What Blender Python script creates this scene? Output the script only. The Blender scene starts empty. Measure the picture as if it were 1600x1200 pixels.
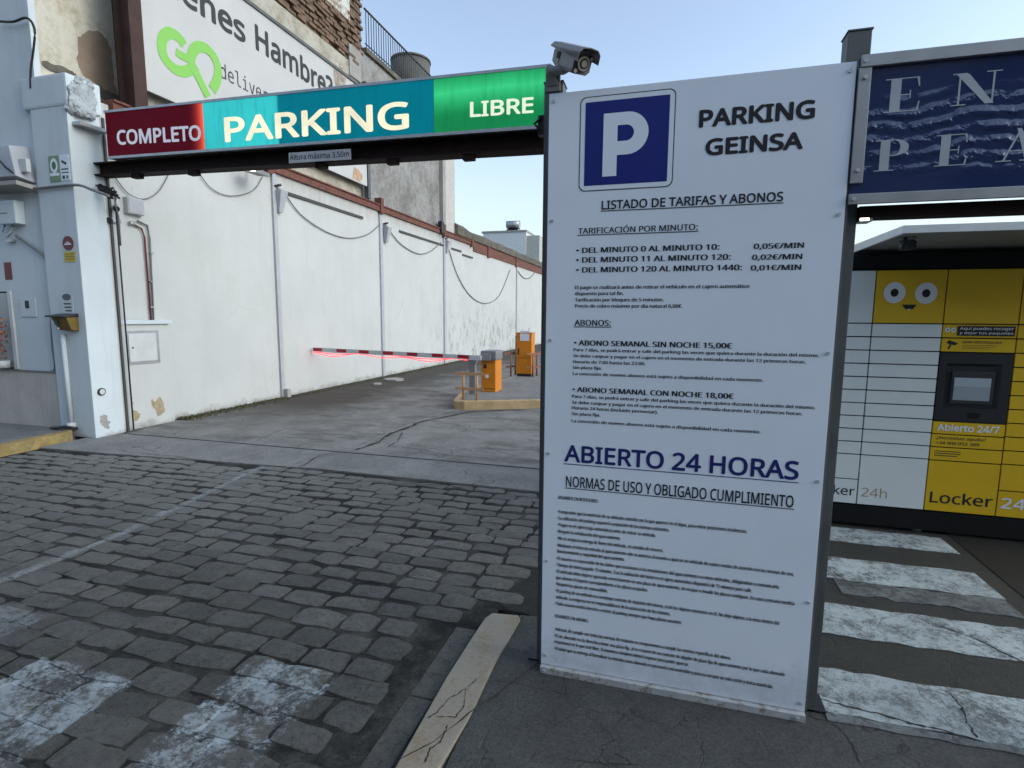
import bpy, bmesh, math, random, os
from mathutils import Vector, Matrix
random.seed(7)
R = math.radians
S = bpy.context.scene
C = S.collection

# ------------------------------------------------------------------ camera
H = 1.65; F = 845.0
d = Vector((-48, 6770, 845)).normalized()
Yc = Vector((243, -103, 845)); Yc -= d * Yc.dot(d); Yc.normalize()
Xc = d.cross(Yc)
if Xc.x < 0: Xc = -Xc
ROW = [Xc, Yc, -d]                                   # world axes seen in the lens
CAM = Vector((0, 0, H))
cd = bpy.data.cameras.new('camera'); cam = bpy.data.objects.new('camera', cd); C.objects.link(cam)
cd.sensor_width = 36; cd.lens = F / 1600 * 36; cd.clip_start = .05; cd.clip_end = 2000
cam.matrix_world = Matrix(((Xc.x, -Xc.y, -Xc.z, 0), (Yc.x, -Yc.y, -Yc.z, 0), (-d.x, d.y, d.z, H), (0, 0, 0, 1)))
S.camera = cam
def at(x, y, ax, val):
    """point of the photograph on the plane <ax> = <val>"""
    v = Vector((x - 800, y - 600, F)); w = Vector([r.dot(v) for r in ROW])
    k = 'xyz'.index(ax)
    return CAM + w * ((val - CAM[k]) / w[k])

# ------------------------------------------------------------------ sky, sun, exposure
SUN_EL, SUN_AZ = 28.0, 92.0                           # azimuth from +Y towards +X
W = bpy.data.worlds.new('World'); S.world = W; W.use_nodes = True
nt = W.node_tree; bg = nt.nodes['Background']
sky = nt.nodes.new('ShaderNodeTexSky'); sky.sky_type = 'NISHITA'; sky.sun_disc = False
sky.sun_elevation = R(SUN_EL); sky.sun_rotation = R(SUN_AZ)
sky.air_density = 1.0; sky.dust_density = 2.5; sky.ozone_density = 4.0; sky.altitude = 0
hs = nt.nodes.new('ShaderNodeHueSaturation'); hs.inputs['Saturation'].default_value = .70
nt.links.new(sky.outputs[0], hs.inputs['Color']); 
tc = nt.nodes.new('ShaderNodeTexCoord'); sx = nt.nodes.new('ShaderNodeSeparateXYZ'); nt.links.new(tc.outputs['Generated'], sx.inputs[0])
mr = nt.nodes.new('ShaderNodeMapRange'); mr.interpolation_type = 'SMOOTHSTEP'
mr.inputs[1].default_value = -.05; mr.inputs[2].default_value = .42; mr.inputs[3].default_value = 1.0; mr.inputs[4].default_value = 0.0; nt.links.new(sx.outputs[2], mr.inputs[0])
dt = nt.nodes.new('ShaderNodeVectorMath'); dt.operation = 'DOT_PRODUCT'; dt.inputs[1].default_value = (.75, .66, 0); nt.links.new(tc.outputs['Generated'], dt.inputs[0])
m2 = nt.nodes.new('ShaderNodeMapRange'); m2.inputs[1].default_value = -1; m2.inputs[2].default_value = 1; m2.inputs[3].default_value = .15; m2.inputs[4].default_value = 1.0; nt.links.new(dt.outputs['Value'], m2.inputs[0])
mm = nt.nodes.new('ShaderNodeMath'); mm.operation = 'MULTIPLY'; nt.links.new(mr.outputs[0], mm.inputs[0]); nt.links.new(m2.outputs[0], mm.inputs[1])
veil = nt.nodes.new('ShaderNodeMix'); veil.data_type = 'RGBA'; veil.inputs[7].default_value = (2.95, 3.15, 3.05, 1)
nt.links.new(mm.outputs[0], veil.inputs[0]); nt.links.new(hs.outputs[0], veil.inputs[6]); 
tn = nt.nodes.new('ShaderNodeMix'); tn.data_type = 'RGBA'; tn.blend_type = 'MULTIPLY'; tn.inputs[0].default_value = 1; tn.inputs[7].default_value = (.94, .985, .965, 1)
nt.links.new(veil.outputs[2], tn.inputs[6]); nt.links.new(tn.outputs[2], bg.inputs[0]); bg.inputs[1].default_value = 0.12
sd = Vector((math.sin(R(SUN_AZ)) * math.cos(R(SUN_EL)), math.cos(R(SUN_AZ)) * math.cos(R(SUN_EL)), math.sin(R(SUN_EL))))
sl = bpy.data.lights.new('sun', 'SUN'); so = bpy.data.objects.new('sun', sl); C.objects.link(so)
sl.energy = .12; sl.angle = R(40); sl.color = (1, .97, .93)
so.rotation_euler = sd.to_track_quat('Z', 'Y').to_euler(); so.location = (20, 20, 20)
S.view_settings.view_transform = 'Standard'; S.view_settings.look = 'None'
S.view_settings.exposure = 1.45; S.view_settings.gamma = 1

# ------------------------------------------------------------------ materials
class NT:
    def __init__(s, name):
        s.m = bpy.data.materials.new(name); s.m.use_nodes = True
        s.t = s.m.node_tree; s.b = s.t.nodes['Principled BSDF']; s._p = None
    def n(s, kind, **k):
        o = s.t.nodes.new(kind)
        for a, v in k.items(): setattr(o, a, v)
        return o
    def l(s, a, b): s.t.links.new(a, b)
    @property
    def pos(s):
        if s._p is None: s._p = s.n('ShaderNodeNewGeometry').outputs['Position']
        return s._p
    def mapped(s, sc):
        m = s.n('ShaderNodeMapping'); m.inputs['Scale'].default_value = sc; s.l(s.pos, m.inputs[0]); return m.outputs[0]
    def noise(s, scale, detail=4, rough=.6, vec=None, dist=0):
        o = s.n('ShaderNodeTexNoise'); o.inputs['Scale'].default_value = scale; o.inputs['Detail'].default_value = detail
        o.inputs['Roughness'].default_value = rough; o.inputs['Distortion'].default_value = dist
        s.l(vec if vec is not None else s.pos, o.inputs['Vector']); return o.outputs[0]
    def ramp(s, f, a, b, va=0, vb=1):
        o = s.n('ShaderNodeMapRange'); o.inputs[1].default_value = a; o.inputs[2].default_value = b
        o.inputs[3].default_value = va; o.inputs[4].default_value = vb; s.l(f, o.inputs[0]); return o.outputs[0]
    def math(s, op, a, b=None):
        o = s.n('ShaderNodeMath', operation=op)
        for i, v in enumerate((a, b)):
            if v is None: continue
            if isinstance(v, (int, float)): o.inputs[i].default_value = v
            else: s.l(v, o.inputs[i])
        return o.outputs[0]
    def mix(s, f, a, b):
        o = s.n('ShaderNodeMix', data_type='RGBA')
        for i, v in ((0, f), (6, a), (7, b)):
            if isinstance(v, (int, float)): o.inputs[i].default_value = v
            elif isinstance(v, tuple): o.inputs[i].default_value = (*v, 1)
            else: s.l(v, o.inputs[i])
        return o.outputs[2]
    def mul(s, col, f):
        o = s.n('ShaderNodeMix', data_type='RGBA', blend_type='MULTIPLY'); o.inputs[0].default_value = 1
        for i, v in ((6, col), (7, f)):
            if isinstance(v, tuple): o.inputs[i].default_value = (*v, 1)
            else: s.l(v, o.inputs[i])
        return o.outputs[2]
    def bump(s, h, strength, dist=.01):
        o = s.n('ShaderNodeBump'); o.inputs['Strength'].default_value = strength; o.inputs['Distance'].default_value = dist
        s.l(h, o.inputs['Height'])
        if s.b.inputs['Normal'].links: s.l(s.b.inputs['Normal'].links[0].from_socket, o.inputs['Normal'])
        s.l(o.outputs[0], s.b.inputs['Normal'])
    def xyz(s):
        o = s.n('ShaderNodeSeparateXYZ'); s.l(s.pos, o.inputs[0]); return o.outputs
    def out(s, col, rough=.7, metal=0, spec=.5):
        if isinstance(col, tuple): s.b.inputs['Base Color'].default_value = (*col, 1)
        else: s.l(col, s.b.inputs['Base Color'])
        if isinstance(rough, (int, float)): s.b.inputs['Roughness'].default_value = rough
        else: s.l(rough, s.b.inputs['Roughness'])
        s.b.inputs['Metallic'].default_value = metal; s.b.inputs['Specular IOR Level'].default_value = spec
        return s.m

def M(name, col, rough=.6, metal=0, var=.18, ns=6, bump=.0, bs=80, spec=.4, col2=None, streak=0):
    t = NT(name)
    f = t.ramp(t.noise(ns, 6, .65), .3, .7)
    c = t.mix(f, tuple(v * (1 - var) for v in col), tuple(min(1, v * (1 + var * .6)) for v in col))
    if col2: c = t.mix(t.ramp(t.noise(ns * 1.7, 8, .7), .5, .62), c, col2)
    if streak:
        sv = t.noise(3.0, 5, .7, t.mapped((3, 3, .25)))
        c = t.mix(t.ramp(sv, .45, .75, 0, streak), c, tuple(v * .45 for v in col))
    if bump: t.bump(t.noise(bs, 5, .65), bump, .006)
    return t.out(c, rough, metal, spec)
def EM(name, col, strength, base=None):
    t = NT(name); t.b.inputs['Emission Color'].default_value = (*col, 1); t.b.inputs['Emission Strength'].default_value = strength
    return t.out(base or col, .4)

def stucco(name, col, grime=True, dirty=.35, low=.6, bump=.35, stain=False):
    t = NT(name)
    c = t.mix(t.ramp(t.noise(.9, 8, .65), .35, .7), tuple(v * .90 for v in col), col)
    sv = t.noise(1.6, 8, .75, t.mapped((2.2, 2.2, .18)))
    c = t.mix(t.ramp(sv, .5, .8, 0, dirty), c, tuple(v * .55 for v in col))
    c = t.mix(t.ramp(t.noise(16, 8, .8), .68, .74, 0, .55), c, (.25, .25, .23))
    if grime:
        z = t.xyz()[2]
        h = t.math('ADD', t.math('MULTIPLY', t.noise(3.5, 8, .75), low * 1.6), t.math('MULTIPLY', z, -1))
        c = t.mix(t.ramp(h, low * .42, low * 1.05, 0, .85), c, (.16, .15, .12))
    if stain:
        Y = t.xyz()[1]; Z = t.xyz()[2]
        reg = t.math('MULTIPLY', t.ramp(Y, 15, 20), t.ramp(Y, 25, 32, 1, 0)); reg = t.math('MULTIPLY', reg, t.ramp(Z, 2.6, .8))
        sp = t.math('MULTIPLY', t.ramp(t.noise(3.2, 8, .8, t.mapped((1, 1, .6))), .50, .62), reg)
        c = t.mix(t.math('MULTIPLY', sp, .75), c, (.15, .15, .14))
        c = t.mix(t.ramp(t.noise(2.6, 9, .85), .60, .66, 0, .28), c, tuple(v * .6 for v in col))
        nz = t.n('ShaderNodeTexNoise'); nz.inputs['Scale'].default_value = 2.0; nz.inputs['Detail'].default_value = 6; t.l(t.pos, nz.inputs['Vector'])
        ad = t.n('ShaderNodeVectorMath', operation='MULTIPLY_ADD'); t.l(nz.outputs[1], ad.inputs[0]); ad.inputs[1].default_value = (0, .7, .7); t.l(t.pos, ad.inputs[2])
        vo = t.n('ShaderNodeTexVoronoi', feature='DISTANCE_TO_EDGE'); vo.inputs['Scale'].default_value = .45; t.l(ad.outputs[0], vo.inputs['Vector'])
        hk = t.math('MULTIPLY', t.ramp(vo.outputs[0], .001, .005, .22, 0), t.ramp(t.noise(.9, 3), .48, .58))
        c = t.mix(hk, c, (.2, .2, .19))
        top = t.ramp(t.math('ADD', Z, t.math('MULTIPLY', t.noise(5, 5, .7, t.mapped((2, 2, .2))), 1.1)), 4.55, 5.0, 0, .45)
        c = t.mix(top, c, (.26, .21, .18))
    t.bump(t.noise(5, 4, .5), bump * .6, .02)
    t.bump(t.noise(75, 6, .7), bump, .006)
    return t.out(c, .85, 0, .2)

m_wall = stucco('white_stucco', (.545, .56, .55), low=.30, dirty=.20, stain=True)
m_pillar = stucco('white_facade', (.58, .64, .67), low=.15, dirty=.35)
m_white = M('white_paint', (.52, .545, .55), .5, var=.1, bump=.05)
m_grey_strip = M('painted_strip', (.40, .415, .45), .6, var=.12, bump=.1)
m_plinth = M('beige_plinth', (.46, .43, .40), .8, var=.15, ns=3, bump=.3, bs=150, streak=.25)
m_ochre = M('bare_ochre_render', (.36, .30, .19), .9, var=.3, ns=20, bump=.5)
m_rust = M('rusty_red_steel', (.17, .065, .048), .8, var=.45, ns=7, bump=.5, bs=40, col2=(.10, .05, .04))
m_darkrust = M('dark_rust', (.050, .022, .018), .7, var=.4, ns=4, bump=.3)
m_beam = M('dark_brown_beam', (.016, .008, .007), .75, var=.4, ns=5, bump=.15, spec=.15)
m_alu = M('dull_aluminium', (.42, .43, .44), .42, .7, var=.15, ns=9, bump=.05)
m_galv = M('galvanised_post', (.115, .125, .125), .55, .3, var=.25, ns=4, bump=.06, streak=.4)
m_screw = M('screw_head', (.55, .57, .60), .4, .5, var=.05)
m_black = M('black_plastic', (.018, .02, .024), .45, var=.1)
m_cable = M('grey_cable', (.18, .19, .19), .7, var=.1)
m_dcable = M('black_cable', (.015, .015, .016), .6, var=.1)
m_dark_slot = M('dark_slot', (.06, .06, .06), .7)
m_ink = M('black_ink', (.012, .012, .016), .55, var=0)
m_blue_ink = M('navy_ink', (.012, .018, .14), .5, var=0)
m_pblue = M('parking_blue', (.010, .020, .185), .38, var=.03)
m_print_white = M('white_print', (.70, .74, .78), .45, var=.04)
m_grey_ink = M('charcoal_ink', (.03, .032, .035), .6, var=0)
m_green_ink = M('green_ink', (.22, .52, .10), .6, var=.04)
m_orange = M('orange_paint', (.62, .21, .012), .42, var=.12, ns=5, bump=.03)
m_hood = M('grey_hood', (.22, .22, .23), .45, .2, var=.1)
m_rail = M('ochre_rail_paint', (.50, .28, .14), .6, var=.2)
m_yellow = M('locker_yellow', (.66, .42, .016), .4, var=.08, ns=3, bump=.02, bs=6)
m_lwhite = M('locker_white', (.66, .70, .69), .4, var=.03)
m_ldark = M('locker_black', (.006, .007, .008), .6, var=.1, spec=.2)
m_glass = M('screen_glass', (.30, .34, .36), .12, var=.05, spec=.8)
m_camgrey = M('camera_grey', (.22, .22, .22), .45, var=.1, bump=.03)
m_lens = M('lens_glass', (.50, .47, .40), .12, .2, var=.05, spec=1)
m_canopy = M('canopy_metal', (.66, .68, .68), .5, .2, var=.08)
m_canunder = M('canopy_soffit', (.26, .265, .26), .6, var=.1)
m_concrete = M('grey_concrete', (.34, .33, .31), .9, var=.25, ns=2.5, bump=.4, bs=50, streak=.3)
m_darkconc = M('weathered_parapet', (.13, .12, .10), .95, var=.5, ns=4, bump=.9, bs=14)
m_yellow_kerb = M('yellow_kerb_paint', (.30, .225, .085), .8, var=.35, ns=7, bump=.5, bs=60, col2=(.17, .145, .10))
m_maroon = M('maroon_sticker', (.14, .015, .018), .5)
m_stick_y = M('yellow_sticker', (.55, .42, .03), .5)
m_stick_g = M('green_sticker', (.16, .26, .15), .5)
m_brownbox = M('ochre_box', (.15, .095, .018), .5, var=.2)
m_tank = M('fibre_cement', (.12, .12, .11), .9, var=.2, bump=.3)
m_far_white = M('far_white_render', (.62, .65, .66), .85, var=.08)

# road surfaces
def asphalt(name, col, crack=.6, patch=(.5, .62), patchcol=None, rough=.9):
    t = NT(name)
    c = t.mix(t.ramp(t.noise(1.6, 10, .78), .36, .66), tuple(v * .62 for v in col), tuple(v * 1.28 for v in col))
    c = t.mix(t.ramp(t.noise(60, 5, .85), .45, .68, 0, .6), c, tuple(min(1, v * 1.9) for v in col))
    c = t.mix(t.ramp(t.noise(110, 4, .85), .5, .58, 0, .65), c, tuple(v * .38 for v in col))
    if patchcol: c = t.mix(t.ramp(t.noise(.7, 6, .6), patch[0], patch[1], 0, .8), c, patchcol)
    if name == 'old_asphalt':
        X, Y, Z = t.xyz()
        bx = t.math('ADD', X, t.math('MULTIPLY', t.math('SUBTRACT', t.noise(.9, 6, .75), .5), 3.0))
        bd = t.math('MULTIPLY', t.ramp(bx, -6.1, -4.9, 1, 0), t.ramp(Y, 6.3, 8.5))
        c = t.mix(bd, c, (.060, .052, .043))
        sp = t.ramp(t.noise(1.3, 7, .75, t.mapped((.6, 1.6, 1))), .52, .60)
        c = t.mix(t.math('MULTIPLY', sp, .6), c, (.085, .08, .072))
    def cracks(sc, seed, w, k):
        vv = t.n('ShaderNodeMapping'); vv.inputs['Location'].default_value = (seed, seed * .7, 0); t.l(t.pos, vv.inputs[0])
        nz = t.n('ShaderNodeTexNoise'); nz.inputs['Scale'].default_value = 3.2; nz.inputs['Detail'].default_value = 6; t.l(vv.outputs[0], nz.inputs['Vector'])
        ad = t.n('ShaderNodeVectorMath', operation='MULTIPLY_ADD'); t.l(nz.outputs[1], ad.inputs[0]); ad.inputs[1].default_value = (.55, .55, 0); t.l(vv.outputs[0], ad.inputs[2])
        vo = t.n('ShaderNodeTexVoronoi', feature='DISTANCE_TO_EDGE'); vo.inputs['Scale'].default_value = sc; t.l(ad.outputs[0], vo.inputs['Vector'])
        on = t.ramp(t.noise(.8, 2, .5, vv.outputs[0]), .47, .56)
        return t.math('MULTIPLY', t.math('MULTIPLY', t.ramp(vo.outputs[0], 0, w * .7, 1, 0), on), k)
    k = t.math('MAXIMUM', cracks(.8, 3, .011, crack), cracks(2.4, 11, .014, crack * .7))
    c = t.mix(k, c, tuple(v * .16 for v in col))
    t.bump(t.math('ADD', t.noise(110, 4, .8), t.math('MULTIPLY', k, -1.5)), .55, .012)
    t.bump(t.noise(4, 4, .6), .4, .03)
    return t.out(c, rough, 0, .3)
m_road = asphalt('old_asphalt', (.215, .212, .20), .8, patchcol=(.085, .075, .066), patch=(.50, .68))
m_apron = asphalt('concrete_apron', (.205, .205, .195), .6)
m_walk = asphalt('dark_pavement', (.060, .062, .060), .8, rough=.75)
m_walkr = asphalt('dark_asphalt', (.034, .034, .029), .4, rough=.7)
m_leftwalk = asphalt('left_pavement', (.16, .17, .17), .6)

def worn_paint(name, col, under, amount=.5, ck=.55):
    t = NT(name)
    f = t.math('ADD', t.math('MULTIPLY', t.noise(5, 8, .8), .5), t.math('MULTIPLY', t.noise(42, 8, .85), .5))
    c = t.mix(t.ramp(f, amount - .05, amount + .04), tuple(v * .9 for v in col), under)
    c = t.mix(t.ramp(t.noise(1.3, 5, .6), .42, .7, 0, .55), c, tuple(v * .45 for v in col))
    nz = t.n('ShaderNodeTexNoise'); nz.inputs['Scale'].default_value = 4; nz.inputs['Detail'].default_value = 6; t.l(t.pos, nz.inputs['Vector'])
    ad = t.n('ShaderNodeVectorMath', operation='MULTIPLY_ADD'); t.l(nz.outputs[1], ad.inputs[0]); ad.inputs[1].default_value = (.4, .4, 0); t.l(t.pos, ad.inputs[2])
    vo = t.n('ShaderNodeTexVoronoi', feature='DISTANCE_TO_EDGE'); vo.inputs['Scale'].default_value = 1.5; t.l(ad.outputs[0], vo.inputs['Vector'])
    k = t.math('MULTIPLY', t.ramp(vo.outputs[0], .002, .010, 1, 0), t.math('MULTIPLY', t.ramp(t.noise(1.4, 3), .42, .6), ck))
    c = t.mix(k, c, (.015, .015, .015))
    t.bump(t.math('SUBTRACT', t.noise(60, 5, .8), k), .6, .008)
    return t.out(c, .75, 0, .3)
m_zebra = worn_paint('worn_white_paint', (.46, .52, .52), (.085, .088, .085), .52)
m_kerb = worn_paint('faded_yellow_kerb', (.33, .295, .24), (.24, .185, .105), .55, .20)

def road_paint(t, c, X, Y):
    nzx = t.math('MULTIPLY', t.math('SUBTRACT', t.noise(4.0, 7, .8), .5), .05)
    def rect(x0, x1, y0, y1, s=.006):
        xx = t.math('ADD', X, nzx); yy = t.math('ADD', Y, nzx)
        a = t.math('MULTIPLY', t.ramp(xx, x0 - s, x0 + s), t.ramp(xx, x1 - s, x1 + s, 1, 0))
        b = t.math('MULTIPLY', t.ramp(yy, y0 - s, y0 + s), t.ramp(yy, y1 - s, y1 + s, 1, 0))
        return t.math('MULTIPLY', a, b)
    wear = t.math('ADD', t.math('MULTIPLY', t.noise(4.5, 8, .75), .55), t.math('MULTIPLY', t.noise(34, 8, .85), .45))
    patch = t.math('MAXIMUM', rect(-1.86, -1.40, .2, 2.02), rect(-2.84, -2.26, .2, 1.72))
    patch = t.math('MAXIMUM', patch, t.math('MULTIPLY', rect(-3.80, -3.22, .2, 2.0), .40))
    pm = t.math('MULTIPLY', patch, t.ramp(wear, .455, .525, .90, .04))
    # thin worn line across the setts
    lx = t.math('ADD', X, t.math('MULTIPLY', t.math('MAXIMUM', t.math('SUBTRACT', Y, 3.0), 0.0), .17))
    lx = t.math('ADD', lx, t.math('MULTIPLY', nzx, .3))
    line = t.math('MULTIPLY', t.ramp(lx, -3.97, -3.94), t.ramp(lx, -3.90, -3.87, 1, 0))
    lm = t.math('MULTIPLY', line, t.ramp(wear, .44, .56, .55, .05))
    c = t.mix(t.math('MAXIMUM', pm, lm), c, (.46, .52, .55))
    return c
def stone_mat(name, rnd=True):
    t = NT(name)
    if rnd:
        oi = t.n('ShaderNodeObjectInfo').outputs['Random']
    else:
        oi = t.noise(2.3, 1, .5)
    base = t.mix(oi, (.055, .057, .054), (.155, .157, .146))
    base = t.mix(t.ramp(t.math('FRACT', t.math('MULTIPLY', oi, 17.3)) if rnd else t.noise(1.9, 1), .78, 1, 0, .35), base, (.13, .11, .09))
    c = t.mix(t.ramp(t.noise(11, 9, .8), .36, .64), t.mul(base, (.55, .55, .55)), t.mul(base, (1.35, 1.35, 1.35)))
    c = t.mix(t.ramp(t.noise(120, 4, .85), .5, .62, 0, .6), c, (.19, .19, .18))
    c = t.mix(t.ramp(t.noise(38, 7, .85), .52, .60, 0, .75), c, (.026, .027, .026))
    c = t.mix(t.ramp(t.noise(2.2, 5, .7), .45, .65, 0, .5), c, (.125, .125, .115))
    X, Y, Z = t.xyz()
    # lighter, dustier wear towards the gate side
    c = t.mix(t.math('MULTIPLY', t.math('MULTIPLY', t.ramp(Y, 2.0, 4.6), t.ramp(X, -1.5, -4.5, .3, .9)), t.ramp(t.noise(9, 6, .8), .3, .6, .4, 1)), c, (.215, .22, .205))
    c = road_paint(t, c, X, Y)
    t.bump(t.noise(11, 9, .85), 1.0, .030)
    t.bump(t.noise(70, 6, .85), .9, .008)
    return t.out(c, t.ramp(t.noise(9, 4), .3, .7, .55, .85), 0, .35)
m_stone = stone_mat('granite_sett'); m_stone2 = stone_mat('granite_sett_far', False)
t = NT('joint_dirt'); X, Y, Z = t.xyz()
c_ = t.mix(t.ramp(t.noise(2.1, 8, .8), .44, .62), (.019, .019, .018), (.092, .090, .081))
c_ = t.mix(t.ramp(t.noise(60, 5, .85), .48, .62, 0, .7), c_, (.022, .022, .020))
c_ = road_paint(t, c_, X, Y); t.bump(t.noise(60, 5, .8), 1.0, .012)
m_bed = t.out(c_, .95, 0, .2)

# old plaster
def plaster(name, light, dark, lo=.42, hi=.6, sc=1.2, bump=.6):
    t = NT(name)
    f = t.math('ADD', t.math('MULTIPLY', t.noise(sc, 8, .7), .6), t.math('MULTIPLY', t.noise(sc * 7, 6, .75), .4))
    c = t.mix(t.ramp(f, lo, hi), dark, light)
    c = t.mix(t.ramp(t.noise(7, 8, .8), .62, .7, 0, .7), c, tuple(v * .4 for v in dark))
    t.bump(f, bump, .05); t.bump(t.noise(50, 4, .7), .4, .01)
    return t.out(c, .95, 0, .15)
m_oldcream = plaster('old_cream_plaster', (.56, .54, .46), (.36, .31, .22), .36, .52, 1.3)
m_oldwhite = plaster('old_white_plaster', (.60, .60, .56), (.24, .19, .13), .44, .54, 1.4)
m_oldgrey = plaster('grey_render', (.36, .36, .35), (.17, .16, .15), .40, .62, 1.3, .9)
m_oldband = plaster('cream_band', (.46, .44, .38), (.30, .27, .21), .4, .55, 1.5)
m_capmortar = plaster('weathered_mortar', (.46, .50, .53), (.26, .25, .23), .36, .50, 5, 1.0)
m_brown = M('brown_render_patch', (.26, .20, .15), .95, var=.2, ns=5, bump=.4)
m_brick = M('old_brick', (.19, .125, .085), .95, var=.55, ns=3.0, bump=.9, bs=30, col2=(.12, .085, .06))
m_mortar = M('old_mortar', (.22, .17, .12), .95, var=.4, ns=8, bump=.7)

# ------------------------------------------------------------------ mesh helpers
ORG = {}
class MB:
    def __init__(s): s.v = []; s.f = []; s.sm = []
    def poly(s, pts, faces, smooth=False):
        n = len(s.v); s.v += [Vector(p) for p in pts]; s.f += [tuple(n + i for i in f) for f in faces]; s.sm += [smooth] * len(faces); return s
    def box(s, a, b):
        x0, x1 = sorted((a[0], b[0])); y0, y1 = sorted((a[1], b[1])); z0, z1 = sorted((a[2], b[2]))
        return s.poly([(x0, y0, z0), (x1, y0, z0), (x1, y1, z0), (x0, y1, z0), (x0, y0, z1), (x1, y0, z1), (x1, y1, z1), (x0, y1, z1)],
                      [(0, 3, 2, 1), (4, 5, 6, 7), (0, 1, 5, 4), (1, 2, 6, 5), (2, 3, 7, 6), (3, 0, 4, 7)])
    def hexa(s, lo, hi):
        """four points and the same four moved"""
        return s.poly(list(lo) + list(hi), [(3, 2, 1, 0), (4, 5, 6, 7), (0, 1, 5, 4), (1, 2, 6, 5), (2, 3, 7, 6), (3, 0, 4, 7)])
    def tube(s, pts, r, n=8, caps=True, r2=None):
        pts = [Vector(p) for p in pts]; rings = []
        up = Vector((0.01, .02, 1))
        for i, p in enumerate(pts):
            t = (pts[min(i + 1, len(pts) - 1)] - pts[max(i - 1, 0)]).normalized()
            a = t.cross(up)
            if a.length < .1: a = t.cross(Vector((1, 0, 0)))
            a.normalize(); b = t.cross(a)
            rr = r if r2 is None else r + (r2 - r) * i / (len(pts) - 1)
            rings.append([p + (a * math.cos(2 * math.pi * k / n) + b * math.sin(2 * math.pi * k / n)) * rr for k in range(n)])
        base = len(s.v)
        for g in rings: s.v += g
        for i in range(len(pts) - 1):
            for k in range(n):
                s.f.append((base + i * n + k, base + i * n + (k + 1) % n, base + (i + 1) * n + (k + 1) % n, base + (i + 1) * n + k)); s.sm.append(True)
        if caps:
            s.f.append(tuple(base + k for k in range(n))[::-1]); s.sm.append(False)
            s.f.append(tuple(base + (len(pts) - 1) * n + k for k in range(n))); s.sm.append(False)
        return s
    def prism(s, pts, vec):
        """flat outline pushed along vec"""
        n = len(pts); pts = [Vector(p) for p in pts]; vec = Vector(vec)
        f = [tuple(range(n))[::-1], tuple(range(n, 2 * n))] + [(i, (i + 1) % n, n + (i + 1) % n, n + i) for i in range(n)]
        return s.poly(pts + [p + vec for p in pts], f)
    def ribbon(s, pts, w, nrm):
        """flat stroke of width w along pts"""
        pts = [Vector(p) for p in pts]; nrm = Vector(nrm); L = []; Rr = []
        for i, p in enumerate(pts):
            t = (pts[min(i + 1, len(pts) - 1)] - pts[max(i - 1, 0)]).normalized(); a = t.cross(nrm).normalized()
            ww = w[i] if isinstance(w, (list, tuple)) else w
            L.append(p + a * ww / 2); Rr.append(p - a * ww / 2)
        n = len(pts)
        return s.poly(L + Rr, [(i, i + 1, n + i + 1, n + i) for i in range(n - 1)])
    def build(s, name, mat, parent=None, bevel=0, fix=True):
        me = bpy.data.meshes.new(name)
        org = ORG.get(parent.name, Vector()) if parent else Vector()
        me.from_pydata([v - org for v in s.v], [], s.f)
        for p, q in zip(me.polygons, s.sm): p.use_smooth = q
        if fix or bevel:
            bm = bmesh.new(); bm.from_mesh(me)
            if fix: bmesh.ops.recalc_face_normals(bm, faces=bm.faces)
            if bevel: bmesh.ops.bevel(bm, geom=[e for e in bm.edges if len(e.link_faces) == 2 and e.calc_face_angle() > .5], offset=bevel, segments=2, affect='EDGES', profile=.7)
            bm.to_mesh(me); bm.free()
        me.materials.append(mat); me.update()
        o = bpy.data.objects.new(name, me); C.objects.link(o)
        if parent: o.parent = parent
        ORG[o.name] = org
        return o
def tag(o, label=None, cat=None, group=None, kind=None):
    if label: o['label'] = label
    if cat: o['category'] = cat
    if group: o['group'] = group
    if kind: o['kind'] = kind
    return o
def thing(name, loc, label, cat, group=None):
    o = bpy.data.objects.new(name, None); C.objects.link(o); o.location = loc; o.empty_display_size = .1
    ORG[o.name] = Vector(loc); return tag(o, label, cat, group)
def struct(o): o['kind'] = 'structure'; return o
def copy_tree(o, loc=None, parent=None):
    c = o.copy(); C.objects.link(c); c.parent = parent
    if loc is not None: c.location = loc
    for ch in o.children: copy_tree(ch, None, c)
    return c

# ------------------------------------------------------------------ lettering
def font(fn):
    try: return bpy.data.fonts.load(os.path.join(bpy.utils.resource_path('LOCAL'), 'datafiles', 'fonts', fn))
    except Exception: return None
F_SANS = font('NotoSansHebrew-Regular.woff2'); F_SLAB = font('DejaVuSansMono.woff2')
def text_mesh(s, fnt, bold, res=3, space=1.0):
    cu = bpy.data.curves.new('t', 'FONT'); cu.body = s; cu.resolution_u = res; cu.offset = bold; cu.space_character = space
    if fnt: cu.font = fnt
    ob = bpy.data.objects.new('t', cu); me = bpy.data.meshes.new_from_object(ob)
    bpy.data.objects.remove(ob); return me
CAPS = {}
def cap(fnt, bold):
    k = (fnt.name if fnt else '', bold)
    if k not in CAPS:
        me = text_mesh('H', fnt, bold); CAPS[k] = (min(v.co.y for v in me.vertices), max(v.co.y for v in me.vertices)); bpy.data.meshes.remove(me)
    return CAPS[k]
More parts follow.
